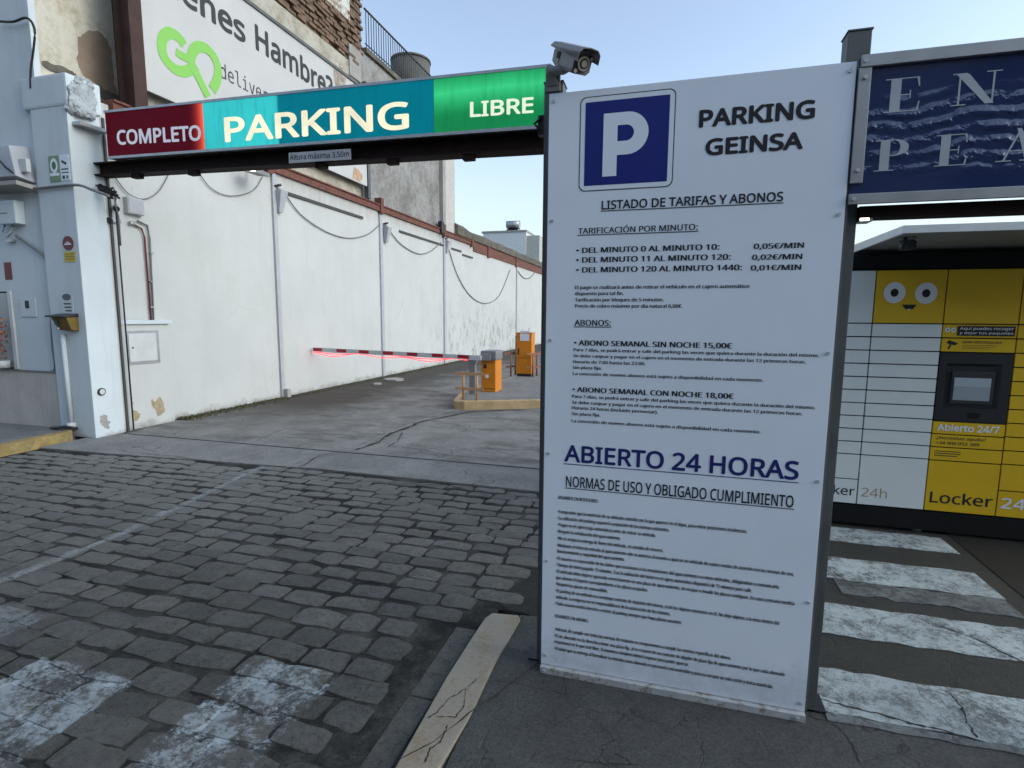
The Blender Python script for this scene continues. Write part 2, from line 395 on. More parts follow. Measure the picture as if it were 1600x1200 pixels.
def lettering(name, s, p0, p1, ch, u, mat, parent, bold=0.0, fnt=None, proud=.0015, res=3, space=1.0, fit=True):
    """print s on a vertical plane: ink from p0 to p1, capital height ch, u = reading direction.
    bold is the stroke growth in ems, made by laying the outline down several times"""
    fnt = fnt or F_SANS
    me = text_mesh(s, fnt, 0, res, space); lo, hi = cap(fnt, 0)
    co = [v.co.copy() for v in me.vertices]; fs = [tuple(p.vertices) for p in me.polygons]; bpy.data.meshes.remove(me)
    lo -= bold; hi += bold
    x0 = min(c.x for c in co) - bold; x1 = max(c.x for c in co) + bold
    u = Vector(u); n = u.cross(Vector((0, 0, 1))); p0 = Vector(p0); p1 = Vector(p1)
    z = (p0.z + p1.z) / 2
    sy = ch / (hi - lo); sx = (p1 - p0).dot(u) / (x1 - x0)
    org = ORG.get(parent.name, Vector())
    offs = [(0, 0)]
    if bold and ch < .03: offs = [(-bold, 0), (bold, 0)]
    elif bold: offs = [(bold * math.cos(a * math.pi / 4 + .01), bold * math.sin(a * math.pi / 4 + .01)) for a in range(8)] + [(0, 0)]
    V = []; FF = []
    for k, (ox, oy) in enumerate(offs):
        b0 = len(V)
        for c in co:
            q = p0 + u * ((c.x + ox - x0) * sx) + n * (proud + k * .00006 * (1 if ch < .3 else 3)); q.z = z + (c.y + oy - lo) * sy; V.append(q - org)
        FF += [tuple(b0 + i for i in f) for f in fs]
    me = bpy.data.meshes.new(name); me.from_pydata(V, [], FF); me.materials.append(mat)
    o = bpy.data.objects.new(name, me); C.objects.link(o); o.parent = parent; ORG[o.name] = org
    return o
def disc(c, r, u, proud, n=32, rz=None):
    u = Vector(u); w = Vector((0, 0, 1)); nn = u.cross(w); rz = rz or r
    pts = [Vector(c) + u * math.cos(2 * math.pi * k / n) * r + w * math.sin(2 * math.pi * k / n) * rz + nn * proud for k in range(n)]
    return MB().poly(pts, [tuple(range(n))])
def rrect(x0, x1, z0, z1, r, Y, n=6):
    pts = []
    for cx, cz, a0 in ((x1 - r, z1 - r, 0), (x0 + r, z1 - r, 90), (x0 + r, z0 + r, 180), (x1 - r, z0 + r, 270)):
        for k in range(n + 1):
            a = R(a0 + 90 * k / n); pts.append((cx + r * math.cos(a), Y, cz + r * math.sin(a)))
    return pts
UX = (1, 0, 0); UY = (0, 1, 0)

# =================================================================== SETTING
def sheet(name, pts, z, mat, thick=.05, kind=True):
    o = MB().prism([(x, y, z - thick) for x, y in pts], (0, 0, thick)).build(name, mat)
    if kind: struct(o)
    return o
sheet('ground', [(-400, -400), (400, -400), (400, 400), (-400, 400)], -.06, m_road)
road = sheet('car_park_road', [(-7.45, 5.62), (30, 5.62), (30, 70), (-7.45, 70)], .0, m_road)
apron = sheet('concrete_apron', [(-7.40, 4.68), (-6.2, 4.72), (-3.5, 4.90), (-1.1, 4.86), (-.2, 4.84), (-.2, 5.58), (-7.40, 5.58)], .004, m_apron)
bed = sheet('cobbled_road', [(-14, -6), (-.86, -6), (-.86, 2.78), (-.25, 2.78), (-.25, 4.95), (-7.38, 4.95), (-7.38, -6)], -.0125, m_bed)
walk = sheet('pavement', [(-.715, -6), (8, -6), (8, 2.36), (-.06, 2.36), (-.28, 2.55), (-.5, 2.74), (-.715, 2.72)], .012, m_walk)
walk2 = sheet('pedestrian_pavement', [(.10, 2.364), (8, 2.364), (8, 8), (-.2, 8), (-.2, 2.9)], .008, m_walkr)
leftw = sheet('side_pavement', [(-14, -6), (-7.60, -6), (-7.60, 5.2), (-7.75, 5.46), (-14, 5.46)], .10, m_leftwalk, .16)
# gate rail across the entrance
rt = thing('gate_track', (-7.2, 5.6, 0), 'dark steel sliding gate track set in the ground across the car park entrance', 'gate track')
MB().box((-7.2, 5.585, -.02), (-.3, 5.598, .012)).build('rail_edge', m_galv, rt)
MB().box((-7.2, 5.600, -.05), (-.3, 5.618, .001)).build('groove', m_black, rt)

# ---- setts
def stone_mesh(i):
    rr = random.Random(i); LX = [-1, -.55, 0, .55, 1]; LY = [-1, -.4, .4, 1]; pts = []; P = {}
    cr = [rr.uniform(-.11, .11) for _ in range(8)]
    for a, x in enumerate(LX):
        for b, y in enumerate(LY):
            # skew the outline: every stone is a rough quadrilateral
            px = x * (1 + (cr[0] if y > 0 else cr[1]) * .45) + cr[2] * y * .3
            py_ = y * (1 + (cr[3] if x > 0 else cr[4]) * .7) + cr[5] * x * .5
            e = (abs(x) == 1) + (abs(y) == 1)
            if e == 2: px *= rr.uniform(.90, .98); py_ *= rr.uniform(.86, .98)
            if e == 1: px += rr.uniform(-.03, .03); py_ += rr.uniform(-.075, .055)
            z = {0: rr.uniform(-.003, .004), 1: rr.uniform(-.006, .001), 2: rr.uniform(-.009, -.002)}[e]
            P[a, b] = len(pts); pts.append((px * .5, py_ * .5, z))
    F_ = [(P[a, b], P[a + 1, b], P[a + 1, b + 1], P[a, b + 1]) for a in range(4) for b in range(3)]
    ring = [(a, 0) for a in range(4)] + [(4, b) for b in range(3)] + [(a, 3) for a in range(4, 0, -1)] + [(0, b) for b in range(3, 0, -1)]
    k = len(pts); m = len(ring)
    for a, b in ring: pts.append(pts[P[a, b]])
    for a, b in ring:
        q = pts[P[a, b]]; pts.append((q[0] * 1.02, q[1] * 1.03, -.045))
    for i2 in range(m):
        j = (i2 + 1) % m; F_.append((k + i2, k + m + i2, k + m + j, k + j))
    return pts, F_
variants = []
for i in range(24):
    p, f = stone_mesh(i); me = bpy.data.meshes.new('stone'); me.from_pydata(p, [], f)
    for q in me.polygons: q.use_smooth = True
    me.materials.append(m_stone); variants.append((me, p, f))
def seen(x, y):
    v = Vector((x, y, 0)) - CAM; c = Vector((v.x * Xc.x + v.y * Yc.x - v.z * d.x, v.x * Xc.y + v.y * Yc.y - v.z * d.y, v.x * Xc.z + v.y * Yc.z - v.z * d.z))
    if c.z < .1: return False
    px, py_ = 800 + F * c.x / c.z, 600 + F * c.y / c.z
    return -60 < px < 850 and py_ < 1240
slots = []
y = -1.2; row = 0
while y < 4.84:
    h = random.uniform(.140, .172) * (1 if y < 3.6 else .86)
    x = -7.5 + random.uniform(0, .3)
    while x < -.3:
        w = random.uniform(.20, .33)
        cx, cy = x + w / 2, y + h / 2
        # slight swing of the courses
        yy = cy + random.uniform(-.012, .012) + .035 * math.sin(cx * 1.1 + 1) + .02 * math.sin(cx * 3.3 + row)
        lim = (-1.06 if yy < 2.5 else -.93) if yy < 2.80 else -.33
        top = 4.86 if cx > -3.5 else 4.90 + (cx + 3.5) * .075
        if not (-.86 < cx < -.46 and 2.72 < yy < 3.36) and cx + w / 2 < lim + .05 and cx - w / 2 > -7.5 and yy + h / 2 < top + .02 and cx > -7.36:
            slots.append((cx, yy, w - random.uniform(.014, .034), h - random.uniform(.012, .030)))
        x += w
    y += h; row += 1
vis = [s for s in slots if seen(s[0], s[1])]
vis.sort(key=lambda s: s[0] ** 2 + s[1] ** 2)
near, far = vis[:300], vis[300:] + [s for s in slots if not seen(s[0], s[1])]
for cx, cy, w, h in near:
    me, _, _ = random.choice(variants); o = bpy.data.objects.new('stone', me); C.objects.link(o); o.parent = bed
    o.location = (cx, cy, random.uniform(-.007, .002)); o.scale = (w, h, 1)
    o.rotation_euler = (R(random.uniform(-1.3, 1.3)), R(random.uniform(-.7, .7)), R(random.uniform(-3.5, 3.5)))
mb = MB()
for cx, cy, w, h in far:
    _, p, f = random.choice(variants); dz = random.uniform(-.008, .004)
    mb.poly([(cx + q[0] * w, cy + q[1] * h, q[2] + dz) for q in p], f, True)
tag(mb.build('stones', m_stone2, bed, fix=False), kind='stuff')
# the far-left carriageway setts beyond the frame are part of the same stuff

# ---- kerbs
kp = [(-.90, -1), (-.895, 1.0), (-.885, 1.6), (-.90, 2.1), (-.895, 2.45), (-.888, 2.62), (-.865, 2.68), (-.72, 2.70), (-.700, 2.66), (-.72, 2.3), (-.715, 1.9), (-.735, 1.6), (-.72, 1.0), (-.72, -1)]
kb = tag(MB().prism([(x, y, -.05) for x, y in kp], (0, 0, .071)).build('kerb', m_kerb, bevel=.006), 'worn yellow painted kerb strip with rounded end beside the price board', 'kerb', kind='structure')
gy = -1.0
while gy < 2.45:
    gl = random.uniform(.45, .75); g1 = min(gy + gl, 2.55)
    MB().box((-1.035 + random.uniform(-.01, .01), gy + .006, -.04), (-.915, g1 - .006, -.006 + random.uniform(-.004, .003))).build('gutter_stone', m_stone2, kb, bevel=.006); gy = g1
kl = struct(MB().prism([(-7.56, -6, -.05), (-7.43, -6, -.05), (-7.43, 4.9, -.05), (-7.50, 5.15, -.05), (-7.62, 5.22, -.05), (-7.596, 5.1, -.05)], (0, 0, .165)).build('yellow_kerb', m_yellow_kerb, bevel=.01))
isl = [(-3.66, 9.0), (-3.58, 8.88), (-3.40, 8.87), (-2.2, 9.45), (0.5, 10.75), (0.5, 19), (-3.1, 19), (-3.75, 12), (-3.95, 10.2)]
m_islk = M('island_kerb_paint', (.42, .30, .17), .8, var=.25, ns=5, bump=.3)
island = struct(MB().prism([(x, y, -.05) for x, y in isl], (0, 0, .20)).build('traffic_island', m_islk, bevel=.015))
cx0, cy0 = -2.4, 12
MB().prism([(x + (cx0 - x) * .055, y + (cy0 - y) * .055, .10) for x, y in isl], (0, 0, .055)).build('island_paving', m_apron, island)

hol = [(-.70, 2.78), (-.60, 2.72), (-.50, 2.76), (-.46, 3.0), (-.50, 3.3), (-.62, 3.42), (-.74, 3.30), (-.86, 3.02), (-.88, 2.84), (-.80, 2.78)]
MB().poly([(x, y, -.0085) for x, y in hol], [tuple(range(len(hol)))]).build('dirt_hollow', M('black_dirt', (.018, .017, .015), .9, var=.5, ns=15, bump=.9, bs=50), bed)
# ---- zebra crossing
zc = thing('zebra_crossing', (1.3, 3.5, .01), 'worn white zebra stripes on dark asphalt between the board and the lockers', 'zebra crossing')
zc['kind'] = 'structure'
def edge_poly(x0, x1, y0, y1, z, n=26, amp=.010, skew=0):
    top = [(x0 + (x1 - x0) * k / n, y1 + random.uniform(-amp, amp) + skew * k / n, z) for k in range(n + 1)]
    bot = [(x0 + (x1 - x0) * k / n, y0 + random.uniform(-amp, amp) + skew * k / n, z) for k in range(n + 1)]
    return bot + top[::-1]
for (a, b, x1) in ((3.01, 3.35, 2.00), (3.70, 4.05, 1.99), (4.36, 4.66, 2.05), (2.372, 2.69, 2.0)):
    MB().prism(edge_poly(.10, x1, a, b, .010), (0, 0, .003)).build('painted_stripe', m_zebra, zc)
m_zebra2 = worn_paint('very_worn_paint', (.19, .21, .21), (.055, .055, .055), .5)
MB().prism(edge_poly(1.08, 1.98, 3.50, 3.70, .0095, 20, .03), (0, 0, .0025)).build('painted_stripe', m_zebra2, zc)
MB().prism(edge_poly(.70, 2.0, 2.315, 2.358, .014, 20, .010), (0, 0, .003)).build('painted_stripe', m_zebra2, zc)

struct(MB().prism([(2.10, 3.42, .0085), (2.4, 3.30, .0085), (8, 3.2, .0085), (8, 8, .0085), (2.2, 8, .0085), (2.14, 4.75, .0085)], (0, 0, .0035)).build('dark_asphalt', asphalt('near_black_asphalt', (.014, .0135, .012), .3, rough=.6)))  # near-black ground sheet to the right of the zebra stripes
# ---- ground lines and cracks traced on the ground
def ground_line(name, pts, w, mat, parent, z=.006, jit=.012, sub=6):
    P = [at(x, y, 'z', 0) for x, y in pts]; Q = []; Wd = []
    for i in range(len(P) - 1):
        for k in range(sub):
            q = P[i].lerp(P[i + 1], k / sub); q.x += random.uniform(-jit, jit); q.y += random.uniform(-jit, jit); q.z = z; Q.append(q); Wd.append(w * random.uniform(.15, 1.0))
    q = P[-1].copy(); q.z = z; Q.append(q); Wd.append(w * .2)
    return MB().ribbon(Q, Wd, (0, 0, 1)).build(name, mat, parent)
m_crack = M('crack_dirt', (.030, .029, .026), .95, var=.3)
m_thinpaint = worn_paint('faint_line_paint', (.30, .31, .31), (.14, .14, .135), .5)
ground_line('painted_line', [(533, 704), (575, 690), (620, 672), (660, 655), (710, 640)], .07, m_thinpaint, road, .004, .004)
ground_line('painted_line', [(433, 738), (470, 722), (522, 708)], .05, m_thinpaint, apron, .0085, .004)
for pts, w, par, z in (
    ([(555, 704), (590, 692), (612, 677), (640, 668), (655, 660), (690, 653), (740, 643), (842, 640)], .06, road, .0075),
    ([(605, 700), (622, 690), (628, 676)], .03, road, .0077),
    ([(470, 730), (500, 712), (560, 703)], .02, apron, .010),
    ([(612, 698), (650, 702), (700, 712), (760, 716), (838, 722)], .014, road, .0079),
    ([(760, 700), (800, 712), (840, 720)], .012, road, .0081),
    ([(400, 690), (440, 672), (520, 660)], .015, road, .0083),
    ([(500, 745), (560, 752), (640, 757), (705, 760)], .022, apron, .0112),
    ([(710, 762), (760, 770), (842, 780)], .03, apron, .0114),
    ([(190, 706), (280, 715), (400, 733), (500, 745)], .018, apron, .0116)):
    ground_line('crack', pts, w, m_crack, par, z)
for pts, w in (([(745, 1068), (728, 1083), (700, 1100), (683, 1120), (668, 1130)], .007), ([(728, 1083), (726, 1108), (712, 1128), (680, 1127)], .006), ([(842, 1040), (800, 1075), (742, 1115), (680, 1165), (625, 1195)], .008),
               ([(700, 1140), (690, 1165), (672, 1178), (664, 1200)], .01)):
    ground_line('crack', pts, w, m_crack, kb, .0224, .003)
for pts, w in (([(842, 1040), (800, 1070), (760, 1103)], .007), ([(768, 1068), (800, 1069), (838, 1080), (885, 1090), (880, 1060)], .005), ([(960, 1182), (980, 1190), (985, 1200)], .008),
               ([(880, 1190), (940, 1197), (1000, 1199)], .006), ([(1262, 1122), (1310, 1140), (1330, 1165), (1345, 1199)], .008)):
    ground_line('crack', pts, w, m_crack, walk, .0135, .004)
for pts, w in (([(1275, 1095), (1330, 1110), (1390, 1125), (1420, 1135), (1480, 1148), (1530, 1165), (1600, 1183)], .018), ([(1478, 1083), (1500, 1105), (1508, 1130), (1526, 1158)], .012),
               ([(1470, 983), (1520, 1000), (1560, 1020), (1600, 1038)], .014), ([(1290, 925), (1330, 935), (1360, 948)], .008), ([(1295, 890), (1312, 905)], .008)):
    ground_line('crack', pts, w, m_crack, zc, .0145, .006)
# soft dark stains come with the road material
# =================================================================== SIDE WALL OF THE CAR PARK
WX = -7.4
sw = thing('side_wall', (WX, 5.7, 0), 'long white rendered wall running down the left side of the car park', 'wall')
MB().box((WX, 5.62, -.05), (WX - .3, 20.3, 4.36)).build('wall_face', m_wall, sw)
MB().box((WX, 20.3, -.05), (WX - .3, 68, 4.16)).build('wall_face', m_wall, sw)
MB().box((WX + .002, 19.0, 4.0), (WX - .2, 20.2, 4.26)).build('wall_patch', m_wall, sw)
def seg_beam(y0, y1, z0, z1, mat, name, x0=.06, x1=-.26, jag=0):
    return MB().box((WX + x0, y0, z0), (WX + x1, y1, z1)).build(name, mat, sw)
yy = 5.95
for y1 in (9.0, 13.2, 17.4, 20.1):
    seg_beam(yy, y1 - .14, 4.362, 4.50, m_rust, 'rusty_beam'); MB().box((WX + .09, yy, 4.50), (WX - .26, y1 - .14, 4.53)).build('beam_flange', m_rust, sw)
    MB().box((WX + .1, y1 - .13, 4.30), (WX - .2, y1 + .02, 4.70)).build('rusty_stub', m_rust, sw)
    yy = y1 + .03
for k, (y0, y1) in enumerate(((20.3, 22.0), (22.1, 26.4), (26.7, 33), (33.3, 45), (45.3, 67))):
    seg_beam(y0, y1, 4.165, 4.55, m_rust, 'rusty_beam', .03)
    MB().box((WX + .07, y1, 4.1), (WX - .2, y1 + .24, 4.62)).build('rusty_stub', m_rust, sw)
# crumbling dark parapet
pm = MB(); ys = [18.5 + k * .8 for k in range(62)]; prof = [(.08, 4.56), (.10, 4.78), (-.02, 4.9), (-.3, 4.92), (-.34, 4.56)]
rows = []
for q in ys: rows.append([(WX + a + random.uniform(-.03, .03), q, z + random.uniform(-.05, .05) * (z > 4.6)) for a, z in prof])
vv = [p for r_ in rows for p in r_]; n = len(prof)
ff = [(i * n + k, i * n + (k + 1) % n, (i + 1) * n + (k + 1) % n, (i + 1) * n + k) for i in range(len(ys) - 1) for k in range(n)] + [tuple(range(n)), tuple(range((len(ys) - 1) * n, len(ys) * n))]
pm.poly(vv, ff).build('parapet', m_darkconc, sw)
# raised strips, slots, stained foot
for px_, y0, y1, w in ((433, 290, 612, .10), (596, 345, 588, .13), (694, 385, 569, .15), (806.5, 425, 541, .16)):
    Y0 = at(px_, (y0 + y1) / 2, 'x', WX).y
    MB().box((WX + .045, Y0 - w / 2, -.01), (WX - .02, Y0 + w / 2, 4.34)).build('wall_strip', m_grey_strip, sw)
for a, b in (((447, 300), (566, 342)), ((623, 360), (694, 385)), ((705, 388), (720, 393)), ((722, 398), (738, 403))):
    A, B = at(*a, 'x', WX), at(*b, 'x', WX); z = (A.z + B.z) / 2
    MB().box((WX + .03, A.y, z - .03), (WX - .01, B.y, z + .03)).build('ledge_slot', m_dark_slot, sw)
# meter cabinet built on the wall foot
cb = thing('meter_cabinet', (WX, 6.1, 0), 'low white masonry meter cabinet with grey door and peeling ochre foot', 'cabinet')
MB().box((WX + .10, 5.74, 0), (WX + .001, 6.52, 1.50)).build('body', m_wall, cb, bevel=.008)
MB().box((WX + .14, 5.71, 1.502), (WX + .001, 6.56, 1.56)).build('cap', m_pillar, cb, bevel=.01)
A, B = at(193, 517, 'x', WX + .1), at(250, 566, 'x', WX + .1)
MB().box((WX + .112, A.y, B.z), (WX + .1, B.y, A.z)).build('door_frame', m_alu, cb, bevel=.003)
dd = MB().box((WX + .120, A.y + .05, B.z + .04), (WX + .113, B.y - .05, A.z - .04)).build('door', m_white, cb, bevel=.002)
MB().tube([(WX + .118, A.y + .10, (A.z + B.z) / 2), (WX + .128, A.y + .10, (A.z + B.z) / 2)], .012).build('lock', m_black, dd)
def patch(pts, X, mat, parent, name='peeled_patch'):
    P = [at(x, y, 'x', X + .003) for x, y in pts]; Q = []
    for i in range(len(P)):
        a, b = P[i], P[(i + 1) % len(P)]
        for k in range(4):
            q = a.lerp(b, k / 4); s_ = .018; Q.append(q + Vector((0, random.uniform(-s_, s_), random.uniform(-s_, s_))))
    return MB().poly(Q, [tuple(range(len(Q)))]).build(name, mat, parent)
patch([(193, 603), (202, 604), (207, 622), (209, 640), (220, 645), (217, 655), (205, 660), (195, 660)], WX + .1, m_ochre, cb)
patch([(237, 624), (244, 628), (250, 620), (256, 630), (256, 643), (246, 652), (243, 640), (236, 632)], WX + .1, m_ochre, cb)
# inset panel, red pipe and conduit above the cabinet
pp = thing('red_pipe', (WX, 6.3, 1.56), 'dark red water pipe running down the wall to the meter cabinet', 'pipe')
P = [at(x, y, 'x', WX + .03) for x, y in ((205, 349), (221, 357), (226, 370), (236, 500))]
MB().tube(P, .012, 8).build('pipe', M('red_pipe_paint', (.16, .02, .02), .5), pp)
MB().tube([P[0] + Vector((0, -.03, 0)), P[0] + Vector((0, .03, 0))], .03).build('coupling', m_alu, pp)
cu_ = thing('grey_conduit', (WX, 6.4, 1.56), 'thin grey conduit beside the red pipe above the meter cabinet', 'conduit')
MB().tube([at(x, y, 'x', WX + .03) for x, y in ((215, 345), (230, 352), (234, 372), (240, 500))], .013, 8).build('tube', m_cable, cu_)
for y_ in (395, 440, 480):
    q = at(236, y_, 'x', WX + .02); MB().box((q.x - .02, q.y - .03, q.z - .01), (q.x + .03, q.y + .03, q.z + .01)).build('clip', m_alu, cu_)
ip = thing('blocked_opening', (WX, 6.0, 1.6), 'flush white panel filling an opening above the meter cabinet', 'panel')
A, B = at(180, 352, 'x', WX), at(224, 498, 'x', WX)
MB().box((WX + .008, A.y, B.z), (WX - .01, B.y, A.z)).build('panel', m_wall, ip, bevel=.003)
# two small cameras + junction box by the gate end
def small_cam(px_, py_, X, aim, label, s=1.0):
    c = at(px_, py_, 'x', X); t = thing('bullet_camera', c, label, 'camera', 'small cameras on the wall by the gate beam')
    a = Vector(aim).normalized()
    MB().tube([c, c + a * .16 * s], .035 * s, 12).build('housing', m_white, t)
    MB().tube([c + a * .155 * s, c + a * .185 * s], .038 * s, 12).build('lens_ring', m_black, t)
    MB().tube([c + a * .03, c + Vector((-.12, 0, .05))], .015).build('bracket', m_white, t)
small_cam(182, 322, WX + .14, (.6, -.5, -.3), 'white bullet camera under the black cable bundle by the gate beam')
small_cam(186, 345, WX + .14, (.2, -.8, -.1), 'dark-faced bullet camera beneath the junction box by the gate beam')
jb = thing('junction_box', at(208, 322, 'x', WX), 'off white plastic junction box on the wall beneath the gate beam', 'junction box')
A, B = at(192, 307, 'x', WX), at(220, 338, 'x', WX)
MB().box((WX + .08, A.y, B.z), (WX + .001, B.y, A.z)).build('box', m_white, jb, bevel=.01)
MB().box((WX + .088, A.y + .01, B.z + .01), (WX + .081, B.y - .01, A.z - .01)).build('lid', m_grey_strip, jb, bevel=.003)
def cable(name, label, pts, ax, val, r=.008, mat=m_cable, cat='cable', group=None, sub=5):
    P = [at(x, y, ax, val) for x, y in pts]; Q = []
    for i in range(len(P) - 1):
        p0 = P[max(i - 1, 0)]; p1 = P[i]; p2 = P[i + 1]; p3 = P[min(i + 2, len(P) - 1)]
        for k in range(sub):
            t = k / sub; Q.append(.5 * ((2 * p1) + (p2 - p0) * t + (2 * p0 - 5 * p1 + 4 * p2 - p3) * t * t + (3 * p1 - p0 - 3 * p2 + p3) * t ** 3))
    Q.append(P[-1]); return tag(MB().tube(Q, r, 6).build(name, mat), label, cat, group)
G = 'cables looping along the white wall'
cable('sagging_cable', 'grey cable looping beneath the red end of the parking sign', [(180, 277), (200, 302), (224, 311), (247, 300), (264, 272)], 'x', WX + .03, .008, group=G)
cable('sagging_cable', 'grey cable looping beneath the word parking, left of the first wall lamp', [(310, 268), (330, 294), (360, 306), (395, 298), (411, 275)], 'x', WX + .03, .008, group=G)
cable('sagging_cable', 'grey cable sagging between the first and second wall lamps', [(444, 300), (470, 335), (510, 362), (545, 372), (575, 366), (594, 350)], 'x', WX + .03, .011, group=G)
cable('sagging_cable', 'grey cable sagging between the second and third wall lamps', [(604, 353), (625, 380), (652, 396), (672, 393), (690, 378)], 'x', WX + .03, .013, group=G)
cable('sagging_cable', 'deep sagging cable right of the third wall lamp', [(701, 388), (715, 430), (735, 462), (758, 474), (780, 462), (797, 422)], 'x', WX + .03, .017, group=G)
cable('sagging_cable', 'short far cable loop near the end of the wall', [(809, 423), (818, 434), (828, 434), (836, 425)], 'x', WX + .03, .02, group=G)
# wall lamps
def wall_lamp(px_, py_, label):
    c = at(px_, py_, 'x', WX + .02); t = thing('wall_lamp', c, label, 'lamp', 'wedge wall lamps on the white wall')
    x, y, z = c
    MB().hexa([(x, y - .04, z - .42), (x + .06, y - .04, z - .42), (x + .06, y + .06, z - .42), (x, y + .06, z - .42)],
              [(x, y - .09, z - .02), (x + .16, y - .09, z - .02), (x + .16, y + .12, z - .02), (x, y + .12, z - .02)]).build('shade', m_grey_strip, t)
    MB().tube([(x + .06, y, z - .02), (x + .06, y, z + .10)], .055, 10).build('cap', m_white, t)
    MB().tube([(x + .02, y - .1, z + .05), (x + .12, y - .02, z + .09)], .02).build('gland', m_black, t)
    return t
wall_lamp(433, 297, 'nearest grey wedge wall lamp under the beam, left of the long dark ledge')
wall_lamp(601, 354, 'middle grey wedge wall lamp between the two dark ledges')
wall_lamp(696, 376, 'farthest grey wedge wall lamp below the grey concrete column')
bx = at(691, 352, 'x', WX + .1); fl = thing('small_floodlight', bx, 'small black floodlight fixed above the farthest wall lamp', 'floodlight')
MB().box((bx.x - .1, bx.y - .12, bx.z - .25), (bx.x + .03, bx.y + .10, bx.z + .12)).build('housing', m_black, fl, bevel=.01)
MB().tube([(bx.x, bx.y, bx.z - .25), (bx.x, bx.y + .05, bx.z - .40)], .02).build('bracket', m_black, fl)

# weeds and debris along the wall foot
gm = MB()
for k in range(2600):
    y = 6.6 + 12 * random.random() ** 1.5; x = WX + .03 + abs(random.gauss(0, .13)); hgt = random.uniform(.01, .055) * (1.0 if y < 9 else .7)
    a = random.uniform(0, 6.28); w = .006 + random.random() * .012
    dx, dy = math.cos(a) * w, math.sin(a) * w; lx, ly = random.uniform(-.03, .03), random.uniform(-.03, .03)
    gm.poly([(x - dx, y - dy, 0), (x + dx, y + dy, 0), (x + lx, y + ly, hgt)], [(0, 1, 2)])
tag(gm.build('weeds', M('dry_weeds', (.075, .085, .035), .9, var=.5, ns=9, col2=(.10, .075, .045)), fix=False), 'low dry weeds and dirt along the foot of the white wall', 'weeds', kind='stuff')
m_soil = M('wall_foot_soil', (.055, .05, .035), .95, var=.5, ns=10, bump=.9, bs=40)
ed = [(WX, 6.7)] + [(WX + .10 + .22 * (1 - abs(k - 20) / 40) * (.6 + .5 * random.random()), 6.75 + k * .62) for k in range(40)] + [(WX, 31.5)]
struct(MB().prism([(x, y, -.01) for x, y in ed], (0, 0, .0175)).build('soil_strip', m_soil))
for (px_, py_, s_) in ((615, 594, .30), (590, 601, .12), (660, 575, .13), (450, 612, .09)):
    c = at(px_, py_, 'z', 0); pts = [(c.x + s_ * random.uniform(.7, 1.1) * math.cos(a * .9), c.y + s_ * random.uniform(.7, 1.1) * math.sin(a * .9), 0) for a in range(7)]
    tag(MB().prism([(p[0], p[1], .001) for p in pts], (0, 0, .035)).build('rubble_slab', m_concrete), {615: 'largest flat grey rubble slab lying on the asphalt by the white wall', 590: 'small rubble piece just left of the flat slab', 660: 'pale rubble piece at the wall foot behind the boom', 450: 'rubble lump at the wall foot nearest the gate'}[px_], 'rubble', 'rubble by the wall')
c = at(449, 606, 'x', WX + .1); tag(MB().box((c.x - .05, c.y - .05, 0), (c.x + .04, c.y + .05, .17)).build('pipe_stub', m_concrete), 'short grey pipe stub standing at the foot of the white wall', 'pipe stub')

# =================================================================== OLD BUILDING ABOVE THE WALL
BX = -7.46
ob = thing('old_building', (BX, 9, 4.3), 'old brick building with peeling plaster rising behind the white wall', 'building')
MB().box((BX - .302, 5.68, 0), (BX - 6, 18.5, 4.5)).build('lower_mass', m_concrete, ob)
MB().box((-7.90, 5.40, 4.66), (BX - 4, 6.6, 13)).build('plaster_wall', m_oldcream, ob)
MB().box((BX - .02, 6.602, 4.54), (BX - 4, 12.40, 7.62)).build('cream_wall', m_oldband, ob)
MB().box((BX - .10, 6.602, 7.622), (BX - 4, 12.72, 13)).build('mortar_core', m_mortar, ob)
MB().box((BX - .03, 12.402, 4.54), (BX - 4, 17.3, 8.10)).build('grey_wall', m_oldgrey, ob)
MB().box((BX + .10, 17.3, 4.40), (BX - 1, 17.55, 8.12)).build('column', m_concrete, ob)
MB().box((BX + .02, 17.552, 4.40), (BX - 4, 18.55, 8.05)).build('corner_pier', M('pale_pier', (.48, .47, .44), .9, var=.15, bump=.3), ob)
MB().box((BX + .05, 12.72, 8.105), (BX - 4, 18.6, 8.22)).build('terrace_slab', m_darkconc, ob)
MB().box((BX + .0, 6.7, 8.5), (BX - .09, 12.1, 12.9)).build('plaster_panel', m_oldwhite, ob, bevel=.03)
MB().box((BX + .012, 12.0, 7.3), (BX - .02, 12.5, 8.0)).build('cream_strip', m_concrete, ob)
def wall_blob(pts, X, mat, name): 
    o = patch(pts, X, mat, ob, name); return o
wall_blob([(122, 58), (135, 48), (155, 50), (170, 65), (175, 90), (178, 130), (186, 150), (165, 148), (150, 130), (130, 118), (120, 90)], -7.899, m_brown, 'render_patch')
wall_blob([(155, 135), (175, 145), (200, 160), (205, 172), (180, 165), (155, 150)], -7.88, m_darkconc, 'mossy_patch')
wall_blob([(64, 95), (85, 100), (115, 112), (118, 118), (80, 112)], -7.88, m_darkconc, 'mossy_patch')
